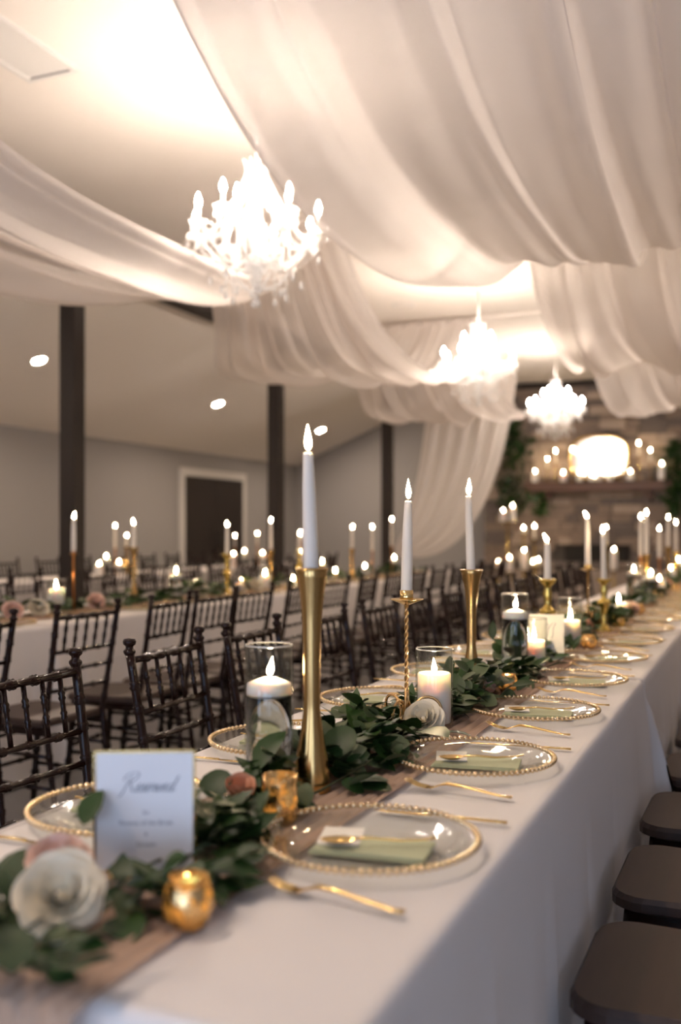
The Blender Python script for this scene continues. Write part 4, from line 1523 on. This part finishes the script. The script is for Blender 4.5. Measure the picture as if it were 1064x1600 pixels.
y = 3.56
t = thing('table_card', 'blank cream card standing among the candles, midway along the main table', 'place card', (-0.705, y, TT), radians(YAW - 10))
ob('card_sheet', (MB().box((0, 0, 0.085), (0.122, 0.0016, 0.165)), M['cream']), t)
ob('stand', (MB().box((0, 0.006, 0.004), (0.08, 0.04, 0.008), ch=0.002), M['goldshine']), t)
mb = MB()
stroke(mb, [(-0.5, 1.1), (-0.2, 1.6), (0.0, 1.0), (0.0, -0.6)], 0.035, -0.0012, 0.022, 0.1, 0.004, 0.10)
stroke(mb, [(0.0, 0.6), (0.5, 1.5), (1.1, 1.6), (0.8, 0.9), (0.85, -0.3), (0.6, -0.8)], 0.035, -0.0012, 0.022, 0.1, 0.004, 0.10)
ob('lettering', (mb, M['ink']), t)


# ================================================================== GREENERY
def leaf_mesh(kind, mat, name='leaf'):
    """lies along +x from its stalk at the origin, cupped and folded along the midrib"""
    mb = MB()
    if kind == 'round':
        prof = [(0.0, 0.0), (0.12, 0.46), (0.34, 0.80), (0.58, 0.86), (0.80, 0.62), (0.94, 0.28), (1.0, 0.0)]
        k = 0.52
    elif kind == 'long':
        prof = [(0.0, 0.0), (0.12, 0.42), (0.32, 0.80), (0.52, 0.80), (0.74, 0.52), (0.9, 0.2), (1.0, 0.0)]
        k = 0.26
    else:
        prof = [(0.0, 0.0), (0.10, 0.25), (0.28, 0.62), (0.50, 0.80), (0.72, 0.62), (0.9, 0.25), (1.0, 0.0)]
        k = 0.36
    vs = []
    for i, (x, w_) in enumerate(prof):
        droop = -0.22 * x * x + 0.05 * x
        hw = w_ * k
        vs += [(x, -hw, droop + 0.20 * hw), (x, 0, droop), (x, hw, droop + 0.20 * hw)]
    fs = []
    for i in range(len(prof) - 1):
        a = i * 3
        fs += [(a, a + 3, a + 4, a + 1), (a + 1, a + 4, a + 5, a + 2)]
    mb.add(vs, fs, True)
    return mb.mesh(name, mat)


LEAVES = [leaf_mesh('round', M['leaf']), leaf_mesh('long', M['leaf']), leaf_mesh('oval', M['leaf']), leaf_mesh('round', M['sage']), leaf_mesh('oval', M['sage'])]


def leaf_xf(rnd, x, y, z, L, spread=1.0, head=None, pitch=None):
    a = rnd.uniform(0, 2 * pi) if head is None else head
    p = rnd.uniform(-0.85, 0.35) if pitch is None else pitch
    roll = rnd.uniform(-0.7, 0.7) * spread
    return (x, y, z), (roll, p, a), L


def garland(label, xc, y0, y1, n, seed, hw=0.085, hz=0.06, cap=300, size=(0.035, 0.062), heroes=(), sage=0.28, bias=1.0, ends=(0, 0), avoid=()):
    rnd = random.Random(seed)
    t = thing('leaf_garland', label, 'garland', (xc, y0, TT))
    sp = MB()
    for q in range(3):
        ph = rnd.uniform(0, 6)
        pts = []
        k = 26
        for i in range(k + 1):
            u = i / k
            pts.append((0.030 * sin(9 * u + ph) + 0.02 * (q - 1), 0.06 + (y1 - y0 - 0.12) * u, 0.010 + 0.010 * sin(13 * u + ph * 2) + 0.006 * q))
        sp.tube(pts, 0.0022, 5)
    ob('stem', (sp, M['stem']), t)
    items = []
    for (px, py, pz, L, hd, pt, kd) in heroes:
        items.append((kd, (px - xc, py - y0, pz - TT), (rnd.uniform(-0.3, 0.3), pt, hd), L))
    tries = 0
    while len(items) < n:
        u = rnd.random() ** bias
        yy = (y1 - y0) * u
        off = rnd.gauss(0, 0.5)
        if abs(off) > 1.15:
            continue
        clump = 0.75 + 0.35 * sin(7.3 * (y0 + yy) + seed) + 0.2 * sin(17 * (y0 + yy))
        xx = off * hw * clump + 0.03 * sin(2.1 * (y0 + yy) + seed)
        zz = 0.006 + max(0.0, hz * clump * (1 - (off / 1.25) ** 2)) * rnd.random() ** 0.7
        bad = False
        for av in avoid:
            ax, ay, ar = av[:3]
            if (xx + xc - ax) ** 2 + (yy + y0 - ay) ** 2 < ar * ar and (len(av) < 4 or zz > av[3]):
                bad = True
                break
        if bad:
            continue
        L = rnd.uniform(*size)
        r = rnd.random()
        kd = (3 if rnd.random() < 0.5 else 4) if r < sage else rnd.choice((0, 1, 1, 2))
        outw = math.atan2(rnd.gauss(0, 0.6), off if abs(off) > 0.15 else rnd.uniform(-1, 1))
        if kd == 1:
            L *= 1.25
        _, rot, _ = leaf_xf(rnd, 0, 0, 0, L, head=outw + rnd.uniform(-1.0, 1.0))
        # keep leaf tips above the table
        if zz + TT - L * max(0, sin(rot[1])) < TT + 0.004:
            rot = (rot[0] * 0.6, -abs(rot[1]) * 0.4, rot[2])
        tx, ty = xx + xc + L * cos(rot[2]) * cos(rot[1]), yy + y0 + L * sin(rot[2]) * cos(rot[1])
        mx_, my_ = (tx + xx + xc) / 2, (ty + yy + y0) / 2
        if any((qx - av[0]) ** 2 + (qy - av[1]) ** 2 < av[2] ** 2 and (len(av) < 4 or zz - L * sin(rot[1]) > av[3] + 0.02) for av in avoid for qx, qy in ((tx, ty), (mx_, my_))):
            tries += 1
            if tries < 6000:
                continue
        items.append((kd, (xx, yy, zz), rot, L))
    # the largest stay single leaves, the rest join
    for (kd, loc, rot, L) in items[:cap]:
        ob('leaf', LEAVES[kd], t, loc, rot, (L, L, L))
    rest = {0: MB(), 1: MB()}
    for (kd, loc, rot, L) in items[cap:]:
        me = LEAVES[kd]
        mt = Matrix.Translation(loc) @ Euler(rot).to_matrix().to_4x4() @ Matrix.Scale(L, 4)
        rest[1 if kd > 2 else 0].add([v.co for v in me.vertices], [tuple(p.vertices) for p in me.polygons], True, mt)
    for k, mb in rest.items():
        if mb.v:
            o = ob('small_leaf', (mb, M['sage'] if k else M['leaf']), t)
            o['kind'] = 'stuff'
    return t


def hero(px, py, z, L, hd, pt, kd):
    x, y = at(px, py, z)
    return (x, y, z, L, hd, pt, kd)


def hero_x(px, py, X, L, hd, pt, kd):
    """leaf base seen at the pixel, standing over the line x=X"""
    y = y_on_x(px, X)
    return (X, y, max(TT + 0.01, z_at(py, X, y)), L, hd, pt, kd)


H1 = [  # stalk pixel, over x, length, heading, pitch(neg = tip up), kind
    hero_x(395, 1232, -0.80, 0.080, 0.6, -0.9, 0), hero_x(470, 1185, -0.78, 0.070, 0.3, -0.35, 1), hero_x(425, 1215, -0.79, 0.065, 0.9, -0.7, 0),
    hero_x(340, 1250, -0.80, 0.062, 2.2, -0.8, 0), hero_x(352, 1300, -0.74, 0.062, 2.6, -0.5, 0), hero_x(392, 1290, -0.70, 0.058, 1.2, -1.1, 0),
    hero_x(375, 1330, -0.70, 0.060, -2.3, -0.2, 0), hero_x(330, 1330, -0.75, 0.056, 2.8, -0.6, 0), hero_x(395, 1345, -0.69, 0.055, -1.2, 0.1, 1),
    hero_x(545, 1232, -0.68, 0.072, 0.4, -0.25, 0), hero_x(560, 1265, -0.66, 0.060, 0.2, -0.1, 0), hero_x(600, 1205, -0.67, 0.066, 1.4, -0.7, 0),
    hero_x(530, 1185, -0.71, 0.074, 1.9, -0.9, 0), hero_x(600, 1180, -0.70, 0.078, 2.7, -0.35, 3), hero_x(610, 1225, -0.66, 0.085, 1.9, -0.75, 0), hero_x(400, 1205, -0.81, 0.085, 0.9, -1.0, 0), hero_x(560, 1150, -0.77, 0.075, 2.6, -1.1, 1), hero_x(590, 1130, -0.77, 0.070, 2.9, -0.7, 1), hero_x(640, 1165, -0.68, 0.070, 2.9, -0.2, 4),
    hero_x(560, 1130, -0.78, 0.070, 2.9, -0.5, 1), hero_x(575, 1140, -0.77, 0.062, 2.2, -1.0, 1), hero_x(590, 1150, -0.76, 0.07, 2.4, -0.4, 1), hero_x(555, 1115, -0.80, 0.060, 1.9, -1.2, 1),
    hero_x(640, 1105, -0.80, 0.064, 1.7, -1.3, 1), hero_x(705, 1095, -0.74, 0.075, 1.5, -1.2, 0), hero_x(700, 1125, -0.70, 0.08, 0.6, -0.3, 0), hero_x(720, 1070, -0.76, 0.085, 1.0, -1.1, 2),
    hero_x(745, 1105, -0.70, 0.08, 0.2, -0.3, 4), hero_x(690, 1145, -0.66, 0.07, 0.1, -0.1, 2), hero_x(650, 1145, -0.66, 0.085, -0.4, -0.2, 0),
    hero_x(190, 1385, -0.74, 0.060, 2.2, -0.6, 1), hero_x(230, 1395, -0.70, 0.055, 0.3, -0.3, 1), hero_x(215, 1430, -0.69, 0.055, 0.1, 0.1, 1),
    hero_x(130, 1290, -0.82, 0.050, 1.2, -1.1, 0), hero_x(340, 1415, -0.63, 0.050, -0.9, -0.1, 1), hero_x(310, 1375, -0.66, 0.05, 0.5, -0.6, 1),
    hero_x(40, 1420, -0.80, 0.085, 1.9, -0.9, 3), hero_x(60, 1480, -0.74, 0.075, -2.6, -0.15, 3), hero_x(20, 1390, -0.86, 0.06, 2.0, -0.8, 0), hero_x(110, 1490, -0.70, 0.06, -1.9, 0.0, 2),
    hero_x(180, 1460, -0.70, 0.058, -0.6, 0.0, 0), hero_x(620, 1185, -0.66, 0.06, -0.6, 0.0, 4), hero_x(470, 1285, -0.69, 0.045, 1.5, -1.2, 3), hero_x(300, 1300, -0.80, 0.06, 2.4, -0.9, 0),
]
AV1 = [(-0.763, 1.130, 0.035), (-0.812, 1.106, 0.035), (-0.714, 1.154, 0.035), (-0.74, 1.62, 0.040), (-0.700, 1.545, 0.05, 0.02), (-0.70, 1.39, 0.05, 0.02), (-0.60, 0.98, 0.04, 0.02), (-0.65, 2.06, 0.05, 0.03), (-0.842, 1.652, 0.05), (-0.715, 2.265, 0.05), (-0.78, 2.83, 0.036), (-0.69, 0.89, 0.085, 0.022), (-0.735, 0.945, 0.06, 0.020), (-0.74, 1.07, 0.06, 0.030), (-0.69, 1.10, 0.05, 0.030), (-0.75, 2.165, 0.05), (-0.69, 2.16, 0.05, 0.03), (at(437, 1293, TZ)[0], at(437, 1293, TZ)[1], 0.032),
       (at(295, 1456, TZ)[0], at(295, 1456, TZ)[1], 0.034), (at(793, 1083, TZ)[0], at(793, 1083, TZ)[1], 0.034)]
garland('lush eucalyptus and ruscus garland at the near end of the main table', -0.735, 0.80, 3.26, 1150, 7, 0.092, 0.075, 300, heroes=H1, bias=1.3, avoid=AV1)
AV2 = [(-0.75, 3.26, 0.05), (-0.71, 3.36, 0.052), (-0.71, 4.06, 0.053), (-0.70, 5.46, 0.055), (-0.765, 3.88, 0.05), (-0.67, 4.72, 0.05)]
H2 = [hero_x(790, 1040, -0.78, 0.075, 1.8, -1.0, 1), hero_x(770, 1000, -0.80, 0.07, 1.9, -1.2, 1), hero_x(800, 1020, -0.76, 0.075, 2.2, -0.5, 1), hero_x(830, 1045, -0.68, 0.085, 0.7, -0.6, 1), hero_x(850, 1048, -0.66, 0.085, 0.4, -0.4, 2),
      hero_x(888, 1020, -0.68, 0.08, 1.6, -1.0, 1), hero_x(895, 1035, -0.66, 0.08, 1.0, -1.0, 1), hero_x(760, 1050, -0.74, 0.08, 2.4, -0.5, 1), hero_x(870, 1050, -0.66, 0.07, 0.5, -0.4, 1)]
garland('green ruscus garland around the cream card, second stretch of the main table', -0.735, 3.26, 5.7, 420, 9, 0.085, 0.075, 260, (0.045, 0.075), heroes=H2, avoid=AV2)
garland('green leaf garland on the third stretch of the main table', -0.735, 5.7, 8.1, 260, 12, 0.085, 0.07, 120, (0.05, 0.085))
garland('green leaf garland on the fireplace end of the main table', -0.735, 8.1, 10.5, 200, 13, 0.085, 0.07, 60, (0.05, 0.085))
garland('green leaf garland on the near half of the second table', TX, 3.5, 6.4, 320, 15, 0.10, 0.085, 160, (0.05, 0.085))
garland('green leaf garland on the far half of the second table', TX, 6.4, 10.8, 320, 16, 0.10, 0.08, 80, (0.05, 0.085))


# ------------------------------------------------------------------ roses
def petal_mesh(mat, cup=0.6):
    def fn(u, v):
        a = (u - 0.5) * 2.0
        r = 0.25 + 0.75 * v
        w_ = 1.0 * sin(pi * (0.12 + 0.62 * v))
        x = a * w_ * 0.62
        z = v * 1.0
        y = 0.32 * (1 - (a * w_) ** 2 * 0.55) * sin(pi * (0.15 + 0.55 * v)) + 0.16 * max(0, v - 0.72) * 2.2 - 0.04 * a * a * v
        return (x, y, z * (1 - 0.16 * a * a))
    return MB().grid(fn, 6, 5).mesh('petal', mat)


PET = {k: petal_mesh(M[k]) for k in ('rose', 'blush', 'peach')}


def rose(label, loc, R, col='rose', rot=(0, 0, 0), layers=((3, 0.07, 0.66, 0.04), (4, 0.15, 0.74, 0.14), (5, 0.25, 0.82, 0.30), (6, 0.36, 0.88, 0.52), (7, 0.47, 0.93, 0.80), (7, 0.54, 0.96, 1.12)), group='roses in the garlands', bud=False):
    qe = Vector(rot).normalized().to_track_quat('Z', 'Y').to_euler()
    t = thing('garden_rose', label, 'flower', loc, tuple(qe), group)
    rn = random.Random(int(abs(loc[0] * 1000) + abs(loc[1] * 1000)))
    if bud:
        layers = ((3, 0.06, 0.9, 0.05), (4, 0.16, 1.0, 0.18), (5, 0.24, 0.95, 0.40))
    for li, (n, rad, size, tilt) in enumerate(layers):
        for k in range(n):
            a = 2 * pi * (k + 0.5 * (li % 2)) / n + li * 0.7 + rn.uniform(-0.12, 0.12)
            s = R * size * rn.uniform(0.93, 1.07)
            o = ob('petal', PET[col], t, (rad * R * cos(a) * 0.55, rad * R * sin(a) * 0.55, R * (0.30 - 0.045 * li) * 0.6), (-(tilt + rn.uniform(-0.08, 0.08)), 0, a - pi / 2), (s * 1.15, s, s))
    ob('heart', (MB().lathe([(0, 0.05 * R), (0.13 * R, 0.15 * R), (0.14 * R, 0.30 * R), (0.08 * R, 0.42 * R), (0, 0.45 * R)], 10), M[col]), t)
    ob('calyx', (MB().lathe([(0, -0.14 * R), (0.16 * R, -0.10 * R), (0.30 * R, 0.05 * R), (0.22 * R, 0.16 * R), (0, 0.14 * R)], 10), M['stem']), t)
    return t


rose('large open cream rose in front of the reserved card', (-0.738, 0.925, TT + 0.046), 0.041, 'rose', (0.42, -0.60, 0.62))
rose('blush rose tucked behind the large cream rose', (-0.79, 0.985, TT + 0.058), 0.032, 'blush', (0.2, -0.3, 0.9))
rose('peach rosebud among round leaves beside the gold mercury cup', (at(375, 1255, TZ + 0.03) + (TT + 0.035,)), 0.030, 'peach', (0.3, -0.3, 0.9), bud=True)
rose('cream rose at the scrolled foot of the twisted candlestick', (at(662, 1140, TZ + 0.02) + (TT + 0.034,)), 0.040, 'rose', (0.15, -0.75, 0.6))
rose('small peach bud before the twisted candlestick', (at(598, 1158, TZ + 0.02) + (TT + 0.022,)), 0.020, 'peach', (0.2, -0.5, 0.8), bud=True)
rose('small blush bud beside the foot of the second trumpet candlestick', (at(763, 1085, TZ + 0.02) + (TT + 0.024,)), 0.024, 'blush', (0.2, -0.5, 0.8), bud=True)
for i, (px, py, c, R) in enumerate(((910, 985, 'peach', 0.04), (905, 965, 'rose', 0.045), (815, 1015, 'blush', 0.03), (985, 955, 'blush', 0.04), (1040, 915, 'peach', 0.045))):
    rose(['peach rose just past the glass with the pillar candle', 'cream rose behind the peach rose, past the cream card', 'blush rosebud in the leaves before the cream card', 'blush rose on the runner beyond the stout bare pillar',
          'peach rose near the fireplace end of the main table'][i], (at(px, py, TZ + 0.03) + (TT + 0.035,)), R, c, (0.2, -0.6, 0.7))
for i, (px, c) in enumerate(((20, 'blush'), (60, 'rose'), (150, 'blush'), (315, 'rose'), (400, 'rose'))):
    x = TX + 0.06
    rose('%s pale rose in the greenery of the second table' % NTH[i], (x, max(3.6, y_on_x(px, x)), TT + 0.05), 0.045, c, (0.6, -0.4, 0.6))

# ================================================================== FIREPLACE
FX0, FX1, FY = -4.25, -0.6, 16.25
fp = thing('stone_fireplace', 'tall stacked-stone fireplace wall with a raised hearth and dark firebox', 'fireplace', ((FX0 + FX1) / 2, FY, 0))
fcx = (FX0 + FX1) / 2
ob('core', (MB().box((0, (Y1 - 0.01 - FY) / 2 + 0.03, CEIL_H / 2), (FX1 - FX0 - 0.06, Y1 - FY - 0.08, CEIL_H - 0.02)), M['mortar']), fp)
ob('firebox', (MB().box((0.0, -0.012, 0.86), (1.0, 0.03, 0.36)), M['matte_black']), fp)  # flat near-black panel standing for the firebox opening
ob('hearth', (MB().box((0, -0.32, 0.30), (FX1 - FX0, 0.62, 0.60), ch=0.02), M['stone2']), fp)
ob('top_trim', (MB().box((0, -0.05, CEIL_H - 0.06), (FX1 - FX0 + 0.06, 0.06, 0.10)), M['post']), fp)
stone_me = []
rs = random.Random(77)
for k, mt in enumerate(('stone', 'stone', 'stone2', 'stone3', 'stone', 'stone3')):
    mb = MB().box((0, 0, 0), (1, 1, 1), ch=0.05)
    mb.v = [(x + rs.uniform(-0.02, 0.02), y + rs.uniform(-0.05, 0.05), z + rs.uniform(-0.05, 0.05)) for x, y, z in mb.v]
    stone_me.append(mb.mesh('stone', M[mt]))
z = 0.62
count = 0
while z < CEIL_H - 0.14 and count < 296:
    hh = rs.choice((0.10, 0.12, 0.14, 0.16))
    if z + hh > CEIL_H - 0.10:
        hh = CEIL_H - 0.10 - z
    x = FX0
    while x < FX1 - 0.02 and count < 298:
        ww = min(rs.uniform(0.20, 0.52), FX1 - x)
        if FX1 - x - ww < 0.12:
            ww = FX1 - x
        cxx, czz = x + ww / 2, z + hh / 2
        if not (abs(cxx - fcx) < 0.5 and 0.68 < czz < 1.04):
            dp = rs.uniform(0.06, 0.12)
            ob('stone', rs.choice(stone_me), fp, (cxx - fcx, -dp / 2 + 0.035, czz), (0, 0, 0), (ww - 0.012, dp, hh - 0.010))
            count += 1
        x += ww
    z += hh
MZ = z_at(752, -2.45, 16.0)
mx0, mx1 = x_on_y(818, 15.95), x_on_y(1050, 15.95)
mt_ = ob('mantel_shelf', (MB().box(((mx0 + mx1) / 2 - fcx, -0.16, MZ - 0.08), (mx1 - mx0, 0.28, 0.16), ch=0.012), M['mantel']), fp)
for xx in (mx0 + 0.35, mx1 - 0.35):
    ob('corbel', (MB().box((xx - fcx, -0.12, MZ - 0.22), (0.13, 0.18, 0.12), ch=0.01), M['mantel']), fp)

# mirror leaning on the stone above the mantel
mxc = x_on_y(935, 16.05)
t = thing('mantel_mirror', 'gold-framed mirror glowing with reflected light on the mantel', 'mirror', (mxc, 16.06, MZ + 0.001), (radians(-2.0), 0, 0))
rx, rz = 0.43, 0.33
n = 40
sq = lambda a: (math.copysign(abs(cos(a)) ** 0.7, cos(a)), math.copysign(abs(sin(a)) ** 0.7, sin(a)))
mb = MB()
vs = [(rx * sq(2 * pi * i / n)[0], 0, 0.37 + rz * sq(2 * pi * i / n)[1]) for i in range(n)] + [(rx * sq(2 * pi * i / n)[0], 0.012, 0.37 + rz * sq(2 * pi * i / n)[1]) for i in range(n)]
mb.add(vs, [tuple(range(n)), tuple(range(2 * n - 1, n - 1, -1))] + [(i, n + i, n + (i + 1) % n, (i + 1) % n) for i in range(n)], False)
ob('mirror_glass', (mb, M['mirror']), t)
ob('frame', (MB().tube([((rx + 0.01) * sq(2 * pi * i / n)[0], -0.004, 0.37 + (rz + 0.01) * sq(2 * pi * i / n)[1]) for i in range(n)], 0.026, 8, closed=True), M['goldshine']), t)

# candles on the mantel
MY = 15.93
mant = [('pillar', 836, 0.16, 0), ('slim', 855, 0.24, 0.12), ('slim', 868, 0.32, 0.16), ('pillar', 880, 0.13, 0), ('slim', 894, 0.34, 0.16), ('pillar', 906, 0.12, 0), ('pillar', 925, 0.08, 0), ('pillar', 936, 0.12, 0),
        ('pillar', 953, 0.11, 0), ('slim', 969, 0.36, 0.18), ('pillar', 985, 0.12, 0), ('slim', 998, 0.40, 0.16), ('slim', 1016, 0.30, 0.15), ('pillar', 1034, 0.23, 0)]
for i, (k, px, h, L) in enumerate(mant):
    x = x_on_y(px, MY)
    if k == 'pillar':
        candle('%s candle along the mantel, a white pillar' % NTH[i], (x, MY, MZ), h, 0.05, kind='pillar', flame=FL_BIG, group='candles on the mantel')
    else:
        slim('gold stick holding the %s candle along the mantel' % NTH[i], (x, MY, MZ), h, 'goldshine', 'gold sticks on the mantel')
        candle('%s candle along the mantel, a taper on a gold stick' % NTH[i], (x, MY, MZ + h - 0.012), L, 0.018, 0.014, flame=FL_BIG, group='candles on the mantel')


# candle stands and candles at the hearth
def stand(label, x, y, h, n):
    t = thing('candle_stand', label, 'candle stand', (x, y, 0))
    ob('pole', (MB().tube([(0, 0, 0.01), (0, 0, h - 0.012)], 0.012, 8), M['oldbrass']), t)
    ob('base', (MB().lathe([(0, 0), (0.085, 0), (0.085, 0.012), (0.02, 0.03), (0, 0.03)], 20), M['oldbrass']), t)
    ob('plate', (MB().lathe([(0, h - 0.012), (0.055 + 0.06 * (n - 1), h - 0.012), (0.06 + 0.06 * (n - 1), h), (0, h)], 20), M['oldbrass']), t)
    return t


HY0 = 15.30
st_specs = [('tall two-candle brass stand in front of the fireplace edge', 793, 815, [(786, 795), (801, 788)]),
            ('brass stand with a single stubby candle, second from the grey wall', 818, 832, [(818, 822)]),
            ('low brass stand by the fireplace corner', 779, 886, [(779, 874)]),
            ('low brass stand with a tall pillar at the fireplace corner', 797, 892, [(796, 868)]),
            ('low brass stand with a tall pillar before the stone', 819, 890, [(819, 857)]),
            ('low brass stand with two small candles before the stone', 838, 884, [(833, 878), (841, 872)]),
            ('slim brass stand with a taper left of center'.replace('left of center', 'before the stone'), 835, 842, [(835, 820)]),
            ('slim brass stand with a taper before the middle of the fireplace', 947, 852, [(947, 822)]),
            ('brass stand with a thick pillar before the firebox', 959, 891, [(959, 856)])]
for i, (lab, px, py, cs) in enumerate(st_specs):
    HY = HY0 + (0.0, 0.12, 0.16, -0.14, -0.12, -0.02, 0.24, 0.12, -0.1)[i]
    x = x_on_y(px, HY)
    h = z_at(py, x, HY)
    stand(lab, x, HY, h, len(cs))
    for j, (cpx, cpy) in enumerate(cs):
        xx = x_on_y(cpx, HY)
        zt = z_at(cpy + 4, xx, HY)
        tp = 'taper' in lab
        candle(('white taper ' if tp else 'white pillar candle ') + ('' if len(cs) == 1 else ('one ', 'two ')[j].replace('one ', 'shorter ').replace('two ', 'taller ')) + 'on the ' + lab.replace('brass stand', 'stand'), (xx, HY, h), max(0.05, zt - h), 0.02 if tp else 0.05,
               0.016, kind='taper' if tp else 'pillar', flame=FL_BIG, group='candles at the hearth')


# trailing ivy either side of the mantel
def vine(label, px0, px1, y0px, y1px, n, seed):
    rn = random.Random(seed)
    xa, xb = x_on_y(px0, 16.05), x_on_y(px1, 16.05)
    za, zb = z_at(y0px, (xa + xb) / 2, 16.05), z_at(y1px, (xa + xb) / 2, 16.05)
    t = thing('trailing_greenery', label, 'greenery', ((xa + xb) / 2, 16.08, za))
    sp = MB()
    for q in range(3):
        ph = rn.uniform(0, 6)
        sp.tube([((xb - xa) * 0.25 * sin(3 * i / 12 + ph), 0.03, (zb - za) * i / 12) for i in range(13)], 0.006, 5)
    ob('stem', (sp, M['stem']), t)
    mb = MB()
    for k in range(n):
        u = rn.random()
        wd = sin(pi * (0.12 + 0.8 * u)) ** 0.6
        loc = (rn.gauss(0, 0.24) * (xb - xa) * wd, -0.02 - rn.random() * 0.14, (zb - za) * u)
        L = rn.uniform(0.07, 0.13)
        me = LEAVES[rn.choice((0, 1, 2, 2))]
        mt = Matrix.Translation(loc) @ Euler((rn.uniform(-1, 1), rn.uniform(-0.2, 1.3), rn.uniform(-pi, 0))).to_matrix().to_4x4() @ Matrix.Scale(L, 4)
        mb.add([v.co for v in me.vertices], [tuple(p.vertices) for p in me.polygons], True, mt)
    o = ob('leaf_mass', (mb, M['leaf']), t)
    o['kind'] = 'stuff'
    return t


vine('trailing green foliage on the stone at the aisle end of the mantel', 772, 832, 655, 805, 420, 2)
vine('trailing green foliage on the stone at the outer end of the mantel', 1030, 1085, 685, 800, 360, 6)
vine('small spray of green foliage hanging below the mantel corbel', 825, 862, 768, 800, 70, 8)
